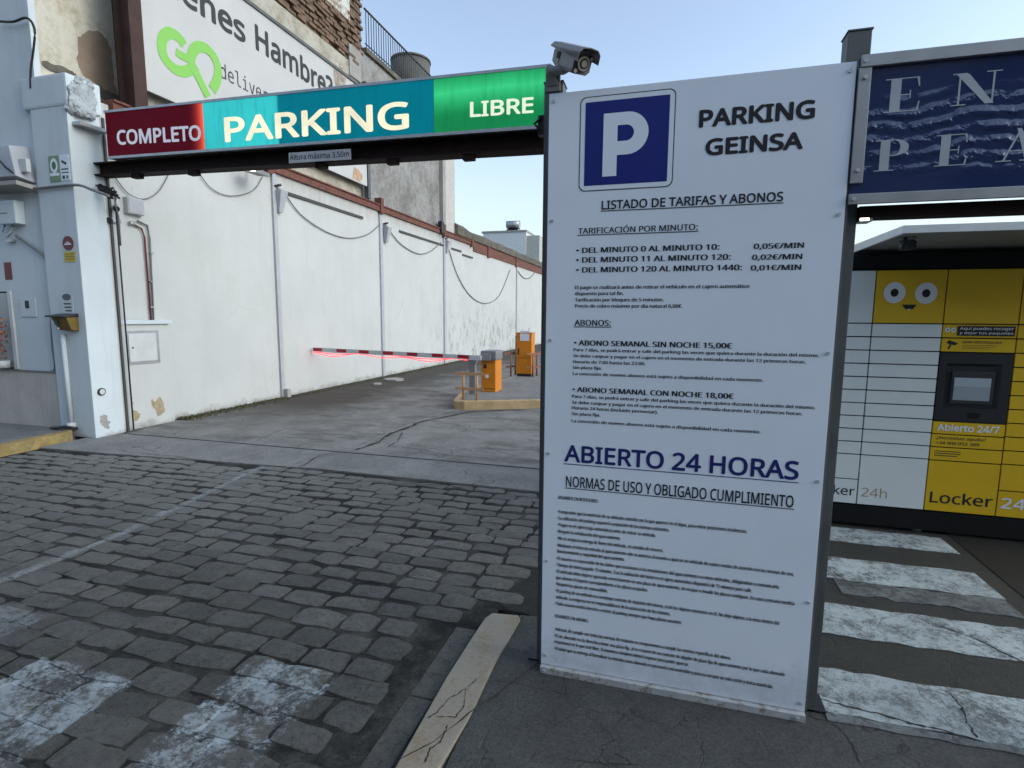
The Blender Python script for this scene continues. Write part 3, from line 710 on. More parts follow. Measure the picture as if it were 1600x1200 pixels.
# bricks in the bare band, and around the corner
bm_ = bpy.data.meshes.new('brick'); t_ = MB().box((-.5, -.5, -.5), (.5, .5, .5)); bm_.from_pydata(t_.v, [], t_.f); bm_.materials.append(m_brick)
bricks = []
z = 7.68; r_ = 0
while z < 8.5:
    y = 8.0 + (r_ % 2) * .14
    while y < 12.62: bricks.append((y, z)); y += .285
    z += .088; r_ += 1
z = 8.5
while z < 10.2:
    y = 12.16 + (r_ % 2) * .1
    while y < 12.65: bricks.append((y, z)); y += .25
    z += .088; r_ += 1
random.shuffle(bricks); keep = []; extra = MB()
for i, (y, z) in enumerate(bricks):
    dx = random.uniform(-.02, .05)
    if random.random() < .05: continue
    if len(keep) < 260:
        o = bpy.data.objects.new('brick', bm_); C.objects.link(o); o.parent = ob; keep.append(o)
        o.location = Vector((BX - .09 + dx, y, z)) - ORG[ob.name]; o.scale = (.12, .265 + random.uniform(-.03, .005), .068); o.rotation_euler = (R(random.uniform(-2, 2)), 0, R(random.uniform(-2, 2)))
    else: extra.box((BX - .15 + dx, y - .13, z - .034), (BX - .03 + dx, y + .13, z + .034))
if extra.v: tag(extra.build('bricks', m_brick, ob), kind='stuff')
# parapet wall under the railing
# terrace railing
tr = thing('terrace_railing', (BX, 15, 8.22), 'dark thin metal railing along the roof terrace edge', 'railing')
m_iron = M('dark_iron', (.05, .055, .06), .6)
MB().tube([(BX + .0, 12.74, 9.12), (BX + .0, 18.5, 9.12)], .025, 6).build('top_rail', m_iron, tr)
MB().tube([(BX + .0, 12.74, 8.32), (BX + .0, 18.5, 8.32)], .015, 6).build('bottom_rail', m_iron, tr)
bal = MB().tube([(0, 0, 8.32), (0, 0, 9.12)], .011, 5); b0 = None
for k in range(46):
    y = 12.80 + k * .125
    if b0 is None:
        b0 = MB().tube([(BX, 12.80, 8.22), (BX, 12.80, 9.12)], .011, 5).build('baluster', m_iron, tr)
    else:
        o = b0.copy(); C.objects.link(o); o.parent = tr; o.location = (0, k * .125, 0)
wt = thing('water_tank', (BX - 1.2, 16.0, 8.22), 'round grey water tank behind the terrace railing', 'water tank')
c = at(642, 115, 'x', BX - .9); tz = at(642, 99, 'x', BX - .9).z
MB().tube([(c.x, c.y, 8.22), (c.x, c.y, tz)], .62, 28).build('body', m_tank, wt); MB().tube([(c.x, c.y, tz + .001), (c.x, c.y, tz + .06)], .65, 28).build('lid', m_tank, wt)
MB().tube([(c.x, c.y, tz + .06), (c.x, c.y - .1, tz + .28)], .02, 6).build('pipe', m_rust, wt)

# billboard
bb = thing('billboard', (-7.3, 9.4, 4.82), 'large white billboard with a green logo fixed on the old building', 'billboard')
BP = -7.30
MB().box((BP - .04, 6.42, 4.83), (BP, 12.40, 7.06)).build('panel', M('billboard_vinyl', (.50, .50, .49), .5, var=.07, ns=1.2, bump=.12, bs=3), bb)
MB().box((BP - .08, 6.42, 7.062), (BP + .03, 12.42, 7.12)).build('top_rail', m_galv, bb)
MB().box((BP - .10, 6.20, 4.40), (BP + .06, 6.40, 9.5)).build('post', m_darkrust, bb)
MB().box((BP - .11, 6.10, 4.40), (BP - .09, 6.52, 9.5)).build('post_flange', m_beam, bb)
MB().box((BP - .10, 12.42, 4.55), (BP + .02, 12.54, 7.3)).build('end_post', m_galv, bb)
N = (1, 0, 0)
def bt(s, a, b, ch, mat, bold, name, fnt=None, space=1.0): return lettering(name, s, at(*a, 'x', BP), at(*b, 'x', BP), ch, UY, mat, bb, bold, fnt, .003, 4, space)
# heading runs level along the panel
hz = 6.345
def bl(s, y0, y1, z, ch, mat, bold, name, fnt=None): return lettering(name, s, (BP, y0, z), (BP, y1, z), ch, UY, mat, bb, bold, fnt, .003, 4)
bl('Tienes', 6.62, 8.46, hz, .42, m_grey_ink, .025, 'heading')
bl('Hambre?', 8.70, 11.05, 6.37, .44, m_grey_ink, .025, 'heading')
bl('delivery', 7.84, 9.12, 5.56, .235, m_grey_ink, .0, 'subheading', F_SLAB)
def Z3(x, y): return at(200 + x / 4, y / 4, 'x', BP + .004)
def stroke(pts, w, mat, name, lift):
    P = [Z3(*p) + Vector((lift, 0, 0)) for p in pts]; Q = []
    for i in range(len(P) - 1):
        p0 = P[max(i - 1, 0)]; p1 = P[i]; p2 = P[i + 1]; p3 = P[min(i + 2, len(P) - 1)]
        for k in range(5):
            t = k / 5; Q.append(.5 * ((2 * p1) + (p2 - p0) * t + (2 * p0 - 5 * p1 + 4 * p2 - p3) * t * t + (3 * p1 - p0 - 3 * p2 + p3) * t ** 3))
    Q.append(P[-1]); return MB().ribbon(Q, w, N).build(name, mat, lg)
lg = MB().poly([Z3(405, 400), Z3(420, 392), Z3(425, 405), Z3(410, 412)], [(0, 1, 2, 3)]).build('logo', m_green_ink, bb)
stroke([(352, 282), (318, 235), (262, 205), (220, 235), (212, 300), (232, 365), (285, 425), (345, 448), (398, 430), (425, 405)], .158, m_green_ink, 'letter', .001)
stroke([(300, 322), (340, 350), (392, 372)], .12, m_green_ink, 'letter', .002)
stroke([(388, 400), (402, 330), (438, 292), (492, 305), (540, 360), (562, 430), (556, 500), (526, 562)], .158, m_green_ink, 'letter', .003)
stroke([(408, 420), (448, 500), (500, 605)], .14, m_green_ink, 'letter', .004)
stroke([(658, 632), (668, 612), (682, 620), (688, 640)], .05, m_green_ink, 'letter', .005)
disc(at(531, 122, 'x', BP), .24, UY, .006, 32, .34).build('emblem', M('faded_brown_print', (.36, .30, .25), .7, var=.5, ns=6, col2=(.5, .48, .45)), bb)
patch([(553, 262), (562, 266), (567, 276), (563, 285), (552, 278)], BP + .004, M('peeled_orange', (.50, .33, .22), .8, var=.3), bb, 'peeled_patch')

# far roof block with solar heater
fb = thing('rooftop_block', (-14, 36, 0), 'small white rooftop house far beyond the end of the wall', 'building')
A, B = at(822, 362, 'y', 36), at(755, 400, 'y', 36); D = at(832, 372, 'y', 36)
MB().box((A.x, 36, -1), (B.x, 40, A.z)).build('wall', m_far_white, fb)
MB().box((A.x + .02, 36.1, -1), (A.x + .9, 42, A.z - .25)).build('tiled_wall', M('pale_cladding', (.45, .45, .42), .8), fb)
MB().box((A.x + .05, 35.95, A.z + .002), (B.x - .1, 40.1, A.z + .12)).build('roof', m_concrete, fb)
sh = thing('solar_water_heater', (A.x - 1, 36, A.z), 'solar water heater tank on the far white rooftop', 'solar heater')
c = at(802, 351, 'y', 36.5)
MB().tube([(c.x - .45, 36.5, c.z), (c.x + .45, 36.5, c.z)], .26, 16).build('tank', m_alu, sh)
MB().hexa([(c.x - .4, 36.0, A.z + .12), (c.x + .4, 36.0, A.z + .12), (c.x + .4, 36.1, A.z + .12), (c.x - .4, 36.1, A.z + .12)], [(c.x - .4, 36.7, c.z - .2), (c.x + .4, 36.7, c.z - .2), (c.x + .4, 36.8, c.z - .2), (c.x - .4, 36.8, c.z - .2)]).build('panel', m_black, sh)
MB().tube([(c.x + .35, 36.9, A.z + .1), (c.x + .35, 36.9, c.z)], .04, 6).build('leg', m_alu, sh)
tag(MB().box((-9, 69, 0), (40, 69.4, 2.0)).build('far_wall', m_far_white), 'low white wall closing the far end of the car park', 'wall')

# =================================================================== LEFT FACADE AND GATE PILLAR
FY = 5.31; PY = 5.26
lh = thing('corner_house', (-9, FY, 0), 'pale blue-white house facade left of the gate pillar', 'building')
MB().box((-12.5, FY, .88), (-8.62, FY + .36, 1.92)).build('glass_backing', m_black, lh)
MB().box((-8.60, FY, .86), (-7.80, FY + .08, 9)).build('wall', m_pillar, lh)
MB().box((-12.5, FY, 1.94), (-8.602, FY + .36, 9)).build('wall', m_pillar, lh)
MB().box((-8.62, FY + .082, 0), (-7.87, FY + .36, 4.5)).build('wall', m_pillar, lh)
MB().box((-12.5, FY - .03, .0), (-7.865, FY + .08, .858)).build('plinth', m_plinth, lh)
MB().box((-12.5, FY - .045, .855), (-7.87, FY - .032, .875)).build('plinth_line', m_cable, lh)
MB().box((-12.5, FY + .36, 0), (-7.8, 11, 3.0)).build('rear_mass', m_concrete, lh)
wn = MB().box((-12.4, FY - .012, .90), (-8.63, FY - .004, 1.92)).build('window', m_glass, lh)
MB().box((-8.66, FY - .03, .88), (-8.60, FY - .002, 1.94)).build('frame', m_white, wn)
gp = thing('gate_pillar', (-7.5, PY, 0), 'white rendered gate pillar with stickers at the left end of the beam', 'pillar')
MB().box((-7.86, PY, 0), (-7.24, PY + .40, 4.35)).build('shaft', m_pillar, gp, bevel=.012)
MB().box((-7.262, PY + .402, 0), (-7.40, PY + .56, 4.40)).build('reveal', m_wall, gp, bevel=.01)
MB().box((-7.235, PY + .44, 0), (-7.252, PY + .47, 4.2)).build('slot', m_dark_slot, gp)
MB().tube([(-7.20, PY + .50, 0.02), (-7.20, PY + .50, 3.3)], .010, 8).build('conduit', m_dcable, gp)
# broken cap: lumpy mass
def lump(c, s, seed, mat, name, parent, sub=2):
    bm = bmesh.new(); bmesh.ops.create_icosphere(bm, subdivisions=sub, radius=1); rr = random.Random(seed)
    from mathutils import noise as _nz
    for v in bm.verts:
        k = 1 + .30 * _nz.noise(v.co * 1.7 + Vector((seed, 0, 0))) + .16 * _nz.noise(v.co * 5 + Vector((seed, 3, 0))) + rr.uniform(-.03, .03); v.co = Vector((max(-.8, min(.8, v.co.x)) * s[0], max(-.8, min(.8, v.co.y)) * s[1], max(-.75, min(.75, v.co.z)) * s[2])) * k + Vector(c) - ORG.get(parent.name, Vector())
    me = bpy.data.meshes.new(name); bm.to_mesh(me); bm.free(); me.materials.append(mat)
    o = bpy.data.objects.new(name, me); C.objects.link(o); o.parent = parent; ORG[o.name] = ORG.get(parent.name, Vector()); return o
MB().box((-7.98, PY - .012, 4.20), (-7.20, PY + .42, 4.58)).build('cap', m_pillar, gp, bevel=.03)
lump((-7.22, PY + .16, 4.30), (.10, .20, .24), 3, m_capmortar, 'broken_mortar', gp, 4)
lump((-7.34, PY + .22, 4.53), (.20, .16, .09), 5, m_capmortar, 'broken_mortar', gp, 4)
lump((-7.84, PY + .22, 4.56), (.14, .14, .08), 6, m_capmortar, 'broken_mortar', gp, 4)
MB().box((-7.24, PY + .05, 3.98), (-7.10, PY + .42, 4.02)).build('bracket_arm', m_alu, gp)
MB().tube([(-7.12, PY + .42, 4.0), (-7.02, PY + .50, 3.99)], .045, 12).build('bracket_light', m_white, gp)
patch([(158, 650), (165, 648), (172, 658), (170, 670), (163, 668), (157, 660)], -7.238, m_concrete, gp)
c = at(158, 612, 'x', -7.236)
MB().tube([c, c + Vector((.02, 0, 0))], .05, 20).build('ring', m_black, gp); MB().tube([c + Vector((.018, 0, 0)), c + Vector((.024, 0, 0))], .036, 20).build('reflector', m_white, gp)
P = [at(98, 525, 'y', PY - .02), at(108, 650, 'y', PY - .02)]
dp = thing('down_pipe', P[1], 'white painted down pipe on the gate pillar below the ochre box', 'pipe')
MB().tube([(-7.62, PY - .03, .14), (-7.62, PY - .03, 1.38)], .028, 10).build('pipe', m_pillar, dp)
MB().tube([(-7.62, PY - .03, .10), (-7.62, PY - .03, .20)], .05, 12).build('foot_collar', m_white, dp)
tag(MB().tube([(-7.95, PY - .06, .115), (-7.8, PY - .10, .13), (-7.66, PY - .09, .15), (-7.5, PY - .05, .13)], .022, 6).build('rag', m_black), 'dark rag lying at the foot of the white down pipe', 'rag')

def plate(name, label, cat, x0, y0, x1, y1, Y, t, mat, bevel=.004, group=None):
    A, B = at(x0, y0, 'y', Y), at(x1, y1, 'y', Y); zc = (A.z, B.z)
    o = thing(name, (A.x, Y, B.z), label, cat, group)
    MB().box((A.x, Y - t, B.z), (B.x, Y - .001, A.z)).build('plate', mat, o, bevel)
    return o, A.x, B.x, B.z, A.z
# stickers, signs
def plate_m(name, label, cat, x0, x1, z0, z1, Y, t, mat, bevel=.003):
    o = thing(name, (x0, Y, z0), label, cat); MB().box((x0, Y - t, z0), (x1, Y - .001, z1)).build('plate', mat, o, bevel); return o
o = plate_m('warning_sticker', 'green and white oval warning sticker on the gate pillar', 'sticker', -7.62, -7.44, 3.30, 3.62, PY, .006, m_stick_g)
disc((-7.53, PY - .006, 3.50), .065, UX, .001, 24, .09).build('oval', m_print_white, o); disc((-7.53, PY - .006, 3.50), .035, UX, .002, 24, .05).build('leaf', M('dark_green', (.03, .12, .04), .5), o)
MB().box((-7.61, PY - .0075, 3.375), (-7.45, PY - .0062, 3.41)).build('band', m_print_white, o)
o = plate_m('camera_notice', 'white camera surveillance notice beside the green sticker on the pillar', 'notice', -7.43, -7.27, 3.31, 3.62, PY, .006, m_print_white)
MB().prism([(-7.39, PY - .007, 3.56), (-7.31, PY - .007, 3.52), (-7.325, PY - .007, 3.495), (-7.40, PY - .007, 3.535)], (0, -.001, 0)).build('camera_symbol', m_ink, o)
MB().box((-7.41, PY - .0075, 3.44), (-7.29, PY - .0065, 3.455)).build('text_line', m_grey_ink, o)
MB().box((-7.41, PY - .0075, 3.40), (-7.29, PY - .0065, 3.412)).build('text_line', m_grey_ink, o)
MB().box((-7.40, PY - .0075, 3.33), (-7.36, PY - .0065, 3.37)).build('mark', m_grey_ink, o); MB().box((-7.34, PY - .0075, 3.33), (-7.30, PY - .0065, 3.37)).build('mark', m_stick_g, o)
c = at(107, 380, 'y', PY)
o = thing('round_sign', c, 'round dark red sign on the gate pillar above a yellow plate', 'sign')
MB().tube([(c.x, PY - .001, c.z), (c.x, PY - .010, c.z)], .088, 28).build('disc', m_maroon, o)
MB().box((c.x - .055, PY - .012, c.z - .022), (c.x + .055, PY - .0105, c.z - .004)).build('text_line', m_print_white, o)
MB().box((c.x - .03, PY - .012, c.z + .006), (c.x + .03, PY - .0105, c.z + .016)).build('text_line', m_print_white, o)
o = plate_m('yellow_plate', 'small yellow notice plate under the round red sign', 'sign', c.x - .09, c.x + .10, c.z - .235, c.z - .105, PY, .006, m_stick_y)
for k in range(3): MB().box((c.x - .07, PY - .0075, c.z - .14 - k * .032), (c.x + .08, PY - .0065, c.z - .132 - k * .032)).build('text_line', m_brownbox, o)
o = plate_m('paper_notice', 'white paper notice with oval logo above the ochre box', 'notice', -7.62, -7.43, 1.62, 1.90, PY, .003, m_pillar)
disc((-7.53, PY - .003, 1.86), .078, UX, .001, 24, .042).build('oval', M('grey_oval', (.10, .10, .13), .5, var=.3), o)
for k in range(3): MB().box((-7.59 + .01 * k, PY - .0045, 1.765 - k * .045), (-7.46, PY - .0035, 1.782 - k * .045)).build('text_line', m_grey_ink, o)
# ochre key box with hood
A, B = at(84, 490, 'y', PY - .12), at(122, 522, 'y', PY - .12)
o = thing('ochre_box', (-7.6, PY, 1.40), 'ochre wall box with a dark hood on the gate pillar', 'wall box')
x0, x1 = -7.66, -7.36
MB().hexa([(x0 + .08, PY - .001, 1.42), (x1, PY - .001, 1.42), (x1, PY - .10, 1.44), (x0 + .08, PY - .10, 1.44)], [(x0 + .02, PY - .001, 1.60), (x1, PY - .001, 1.60), (x1, PY - .15, 1.60), (x0 + .02, PY - .15, 1.60)]).build('body', m_brownbox, o, bevel=.012)
MB().hexa([(x0, PY - .001, 1.605), (x1 + .01, PY - .001, 1.605), (x1 + .01, PY - .19, 1.60), (x0 - .02, PY - .19, 1.60)], [(x0, PY - .001, 1.65), (x1 + .01, PY - .001, 1.65), (x1 + .01, PY - .19, 1.62), (x0 - .02, PY - .19, 1.62)]).build('hood', m_black, o, bevel=.008)
MB().box((x0 + .09, PY - .142, 1.50), (x0 + .14, PY - .150, 1.57)).build('slot', m_black, o)
MB().tube([(x0 + .12, PY - .12, 1.455), (x0 + .12, PY - .15, 1.455)], .018, 12).build('knob', m_alu, o)
# meter plate and electrical bits on the facade
o, a, b, z0, z1 = plate('meter_hatch', 'small square white hatch with a black window on the facade', 'hatch', 32, 466, 59, 495, FY, .014, m_pillar)
MB().box((a + .10, FY - .017, (z0 + z1) / 2 - .01), (a + .17, FY - .0145, (z0 + z1) / 2 + .09)).build('window', m_ink, o)
o, a, b, z0, z1 = plate('electric_box', 'pale grey electric box with curled cable on the facade', 'electric box', 9, 317, 41, 351, FY, .12, m_pillar, .01)
P = [Vector((a + .02, FY - .05, z0)), Vector((a - .02, FY - .06, z0 - .10)), Vector((a + .07, FY - .06, z0 - .15)), Vector((a + .16, FY - .06, z0 - .09)), Vector((a + .16, FY - .05, z0))]
MB().tube(P, .014, 8).build('cable_loop', m_white, o); MB().box((a + .02, FY - .06, z0 - .19), (a + .12, FY - .01, z0 - .22)).build('clamp', m_alu, o)
MB().box((a, FY - .124, z0 + .13), (a + .2, FY - .1205, z0 + .14)).build('seam', m_cable, o)
o = plate('maroon_sticker', 'small maroon sticker at the left edge of the facade', 'sticker', 6, 410, 20, 437, FY, .004, m_maroon, .001)[0]
cable('conduit_run', 'grey conduit curving from the electric box down the facade', [(25, 368), (45, 382), (62, 394), (72, 408), (78, 450), (80, 500), (82, 540), (86, 575), (80, 580)], 'y', FY - .03, .016, m_cable, 'conduit')
cable('service_cable', 'grey cable crossing the facade to the black cable bundle', [(-10, 296), (28, 294), (60, 294), (118, 289), (145, 297), (170, 306)], 'y', PY - .03, .018, m_cable)
cable('hanging_cable', 'black cable hooking over the upper facade edge', [(-5, 33), (20, 34), (42, 28), (54, 46), (52, 80), (48, 110), (48, 138)], 'y', FY - .06, .014, m_dcable)
o = thing('window_awning_box', (-8.6, FY, 3.3), 'weathered grey shutter box at the left edge of the facade', 'shutter box')
A, B = at(0, 228, 'y', FY - .2), at(25, 275, 'y', FY - .2)
MB().hexa([(-9.5, FY - .001, B.z - .05), (B.x + .05, FY - .001, B.z - .05), (B.x + .03, FY - .22, B.z), (-9.5, FY - .22, B.z)], [(-9.5, FY - .001, A.z + .03), (B.x - .02, FY - .001, A.z + .03), (B.x - .08, FY - .20, A.z), (-9.5, FY - .20, A.z)]).build('box', m_grey_strip, o, bevel=.01)
MB().hexa([(-9.5, FY - .001, B.z - .14), (B.x + .12, FY - .001, B.z - .16), (B.x + .10, FY - .27, B.z - .12), (-9.5, FY - .27, B.z - .10)], [(-9.5, FY - .001, B.z - .08), (B.x + .12, FY - .001, B.z - .10), (B.x + .10, FY - .27, B.z - .07), (-9.5, FY - .27, B.z - .05)]).build('ledge', m_concrete, o)
MB().box((B.x + .0, FY - .15, B.z + .06), (B.x + .12, FY - .10, B.z + .22)).build('bracket', m_white, o)
MB().tube([(B.x - .3, FY - .24, A.z - .1), (B.x - .1, FY - .24, B.z + .1), (B.x + .02, FY - .2, B.z)], .012, 6).build('cord', m_black, o)
# autumn plant in the shop window
pl = thing('potted_plant', (-8.75, FY - .12, .88), 'rust coloured plant in a white pot standing in the shop window', 'plant')
MB().tube([(-8.76, FY - .11, .90), (-8.76, FY - .11, 1.0)], .08, 14, r2=.09).build('pot', m_white, pl)
lf = MB()
for k in range(180):
    a, b = random.uniform(0, 6.28), random.uniform(.0, .62); r = .13 * random.random() ** .5
    c = Vector((-8.76 + r * math.cos(a), FY - .11 + .4 * r * math.sin(a), 1.02 + b)); u = Vector((random.uniform(-1, 1), random.uniform(-1, 1), random.uniform(-1, 1))).normalized() * .035
    v = u.cross(Vector((random.random(), random.random(), 1))).normalized() * .014; lf.poly([c - u, c + v, c + u, c - v], [(0, 1, 2, 3)])
lf.build('foliage', M('rust_leaves', (.42, .13, .05), .7, var=.6, ns=20, col2=(.28, .25, .2)), pl, fix=False)
# black cable bundle at the end of the beam
cbn = thing('cable_bundle', at(165, 295, 'y', PY + .1), 'tangled black cable bundle hanging under the left beam end', 'cables')
rr = random.Random(3); c0 = at(160, 293, 'y', 5.55); c1 = at(178, 308, 'y', 5.5)
for k in range(9):
    P = [c0.lerp(c1, t / 6) + Vector((rr.uniform(-.05, .05), rr.uniform(-.05, .05), rr.uniform(-.06, .06))) for t in range(7)]
    MB().tube(P, .014, 6).build('cable', m_dcable, cbn)
MB().tube([c1, c1 + Vector((.05, 0, -.25)), c1 + Vector((-.02, .05, -.6))], .012, 6).build('cable', m_cable, cbn)
cable('drop_cable', 'black cable running down beside the gate pillar reveal', [(171, 170), (164, 200), (168, 260), (170, 285)], 'x', WX + .03, .012, m_dcable)
cable('pale_drop_cable', 'pale cable falling from the bundle past the reveal', [(176, 312), (166, 340), (162, 380), (165, 440), (166, 490)], 'x', WX + .04, .016, m_grey_strip)

# =================================================================== GATE BEAM AND ILLUMINATED SIGN
GY = 5.595
gb = thing('gate_beam', (-4.3, GY, 3.4), 'dark brown steel beam spanning the car park entrance', 'beam')
L0, L1 = -7.50, -.95
def zt(x, za, zb): return za + (zb - za) * (x + 6.9) / (5.6)
def slab(x0, x1, y0, y1, za0, zb0, za1, zb1):
    """box whose bottom/top run from the left values to the right values"""
    return MB().hexa([(x0, y0, zt(x0, za0, zb0)), (x1, y0, zt(x1, za0, zb0)), (x1, y1, zt(x1, za0, zb0)), (x0, y1, zt(x0, za0, zb0))],
                     [(x0, y0, zt(x0, za1, zb1)), (x1, y0, zt(x1, za1, zb1)), (x1, y1, zt(x1, za1, zb1)), (x0, y1, zt(x0, za1, zb1))])
slab(L0, L1, GY + .02, GY + .04, 3.44, 3.335, 3.57, 3.50).build('web', m_beam, gb)
slab(L0, L1, GY - .06, GY + .12, 3.425, 3.315, 3.443, 3.333).build('lower_flange', m_beam, gb)
slab(L0, L1, GY - .06, GY + .12, 3.571, 3.485, 3.588, 3.503).build('upper_flange', m_beam, gb)
for px_ in (216, 305, 505, 616, 735):
    q = at(px_, 262, 'y', GY); zz = zt(q.x, 3.425, 3.315)
    MB().box((q.x - .07, GY - .05, zz - .055), (q.x + .05, GY + .03, zz - .001)).build('lug', m_beam, gb)
MB().box((-.99, GY - .06, 0), (-.85, GY + .08, 3.31)).build('post', m_galv, gb)
MB().box((-.949, GY - .02, 3.3), (-.80, GY + .04, 3.36)).build('tie', m_beam, gb)
# sign box
sg = thing('parking_sign', (-4.1, GY - .1, 3.6), 'long illuminated parking sign in red, teal and green on the beam', 'sign')
SX0, SX1 = -6.92, at(864, 150, 'y', GY).x; SY0, SY1 = GY - .10, GY + .12
slab(SX0, SX1, SY0, SY1, 3.605, 3.505, 4.175, 4.085).build('casing', m_alu, sg)
MB()
xcut = at(319, 200, 'y', GY - .10).x
def sign_mat(name, base, lit, kind):
    t = NT(name); X, Y, Z = t.xyz()
    e = t.math('ADD', t.math('MULTIPLY', t.noise(1.4, 4, .6), .5), .75)
    if kind == 'red':      # one tube still burning at the right end
        g = t.ramp(X, xcut - .24, xcut); g = t.math('POWER', g, 2.0)
        c = t.mix(g, base, lit); s = t.math('ADD', t.math('MULTIPLY', g, .9), .14)
    elif kind == 'teal':   # left half brightly lit, right half dimmer
        g = t.ramp(X, -4.36, -4.33, 1, 0)
        c = t.mix(g, base, lit); s = t.math('ADD', t.math('MULTIPLY', g, .38), .30)
    else:
        w = t.math('SUBTRACT', 1.0, t.math('MULTIPLY', t.math('ABSOLUTE', t.math('SUBTRACT', Z, 3.93)), 3.2))
        c = t.mix(t.ramp(w, .35, 1.0), base, lit); s = t.math('ADD', t.math('MULTIPLY', t.ramp(w, .2, 1.0), .25), .25)
    st = t.ramp(t.noise(4, 5, .7, t.mapped((6, 6, .5))), .5, .72, 1, .72)
    s = t.math('MULTIPLY', t.math('MULTIPLY', t.math('MULTIPLY', s, .42), e), st)
    t.l(c, t.b.inputs['Emission Color']); t.l(s, t.b.inputs['Emission Strength'])
    return t.out(tuple(v * .35 for v in base), .5, 0, .06)
m_sred = sign_mat('backlit_red', (.22, .002, .020), (.95, .12, .06), 'red')
m_steal = sign_mat('backlit_teal', (.001, .36, .48), (.05, .66, .66), 'teal')
m_sgreen = sign_mat('backlit_green', (.02, .55, .17), (.07, .95, .36), 'green')
def xat(px_, py_): return at(px_, py_, 'y', SY0).x
cuts = [SX0 + .01, xat(319, 200), xat(678, 160), SX1]
ORGF = [('sign_panel', m_sred), ('sign_panel', m_steal), ('sign_panel', m_sgreen)]
for i, (nm, m) in enumerate(ORGF):
    o = slab(cuts[i] + (.004 if i else 0), cuts[i + 1] - .004, SY0 - .010, SY0 - .001, 3.63, 3.535, 4.15, 4.06).build(nm, m, sg)
    o['label'] = ['red sign panel reading COMPLETO', 'teal sign panel reading PARKING', 'green sign panel reading LIBRE'][i]
slab(SX0, SX1, SY0 - .02, SY0 - .001, 3.598, 3.498, 3.628, 3.530).build('lower_trim', m_alu, sg)
slab(SX0, SX1, SY0 - .02, SY0 - .001, 4.152, 4.062, 4.18, 4.09).build('upper_trim', m_alu, sg)
def glow_text(name, s, x0, x1, zb0, zb1, ch, mat, bold):
    """letters with sloping baseline following the box"""
    o = lettering(name, s, (x0, SY0 - .011, zb0), (x1, SY0 - .011, zb0), ch, UX, mat, sg, bold, None, .002, 4)
    org = ORG[sg.name]
    for v in o.data.vertices:
        x = v.co.x + org.x; v.co.z += (zb1 - zb0) * (x - x0) / (x1 - x0)
    return o
m_lcream = NT('lit_cream_letters'); m_lcream.b.inputs['Emission Color'].default_value = (1, .90, .54, 1); 
m_lcream.l(m_lcream.ramp(m_lcream.noise(2.2, 3), .35, .65, .22, .35), m_lcream.b.inputs['Emission Strength']); m_lcream = m_lcream.out((.6, .58, .5), .4)
m_lwht = EM('lit_pale_letters', (.75, .72, .85), .10, (.6, .6, .62))
m_lgrn = EM('lit_green_white_letters', (.9, 1, .72), .24, (.6, .62, .5))
a, b = at(185, 227, 'y', SY0), at(316, 220, 'y', SY0); t_ = at(185, 204, 'y', SY0)
glow_text('lettering', 'COMPLETO', a.x, b.x, a.z, b.z, t_.z - a.z, m_lwht, .026)
a, b = at(353, 223, 'y', SY0), at(640, 202, 'y', SY0); t_ = at(353, 184, 'y', SY0)
glow_text('lettering', 'PARKING', a.x, b.x, a.z, b.z, t_.z - a.z, m_lcream, .022)
a, b = at(735, 184, 'y', SY0), at(834, 177, 'y', SY0); t_ = at(735, 160, 'y', SY0)
glow_text('lettering', 'LIBRE', a.x, b.x, a.z, b.z, t_.z - a.z, m_lgrn, .022)
# dirty joint between the two teal tubes
q = at(478, 190, 'y', SY0)
# height plate
o = thing('height_plate', at(500, 246, 'y', GY - .10), 'small grey maximum height plate on the beam under the sign', 'sign')
A, B, T = at(452, 255, 'y', GY - .08), at(548, 249, 'y', GY - .08), at(452, 239, 'y', GY - .08)
hq = T.z - A.z
MB().hexa([(A.x, GY - .085, A.z), (B.x, GY - .085, B.z), (B.x, GY - .07, B.z), (A.x, GY - .07, A.z)], [(A.x, GY - .085, A.z + hq), (B.x, GY - .085, B.z + hq), (B.x, GY - .07, B.z + hq), (A.x, GY - .07, A.z + hq)]).build('plate', M('plate_grey', (.42, .42, .45), .5), o)
MB().box((A.x + .2, GY - .07, (A.z + B.z) / 2 + .02), (B.x - .2, GY - .058, (A.z + B.z) / 2 + .1)).build('fixing', m_beam, o)
tx = lettering('lettering', 'Altura máxima 3,50m', (A.x + .015, GY - .085, A.z + hq * .27), (B.x - .015, GY - .085, A.z + hq * .27), hq * .52, UX, m_ink, o, .01)
for v in tx.data.vertices: v.co.z += (B.z - A.z) * (v.co.x + ORG[o.name].x - A.x) / (B.x - A.x)
# lamp under beam
c = at(401, 268, 'x', WX + .35)
o = thing('beam_floodlight', c, 'lit white floodlight fixed on the wall under the beam', 'floodlight')
MB().hexa([c + Vector(v) for v in ((-.12, -.16, -.03), (.14, -.16, -.06), (.14, .16, -.06), (-.12, .16, -.03))], [c + Vector(v) for v in ((-.12, -.16, .03), (.14, -.16, .0), (.14, .16, .0), (-.12, .16, .03))]).build('housing', m_camgrey, o)
MB().hexa([c + Vector(v) for v in ((-.10, -.175, -.02), (.12, -.175, -.045), (.12, -.162, -.045), (-.10, -.162, -.02))], [c + Vector(v) for v in ((-.10, -.175, .03), (.12, -.175, .005), (.12, -.162, .005), (-.10, -.162, .03))]).build('lit_glass', EM('lamp_glass', (1, .97, .9), 2.2), o)
MB().tube([c + Vector((0, .1, 0)), c + Vector((-.3, .15, .08))], .02).build('arm', m_camgrey, o)

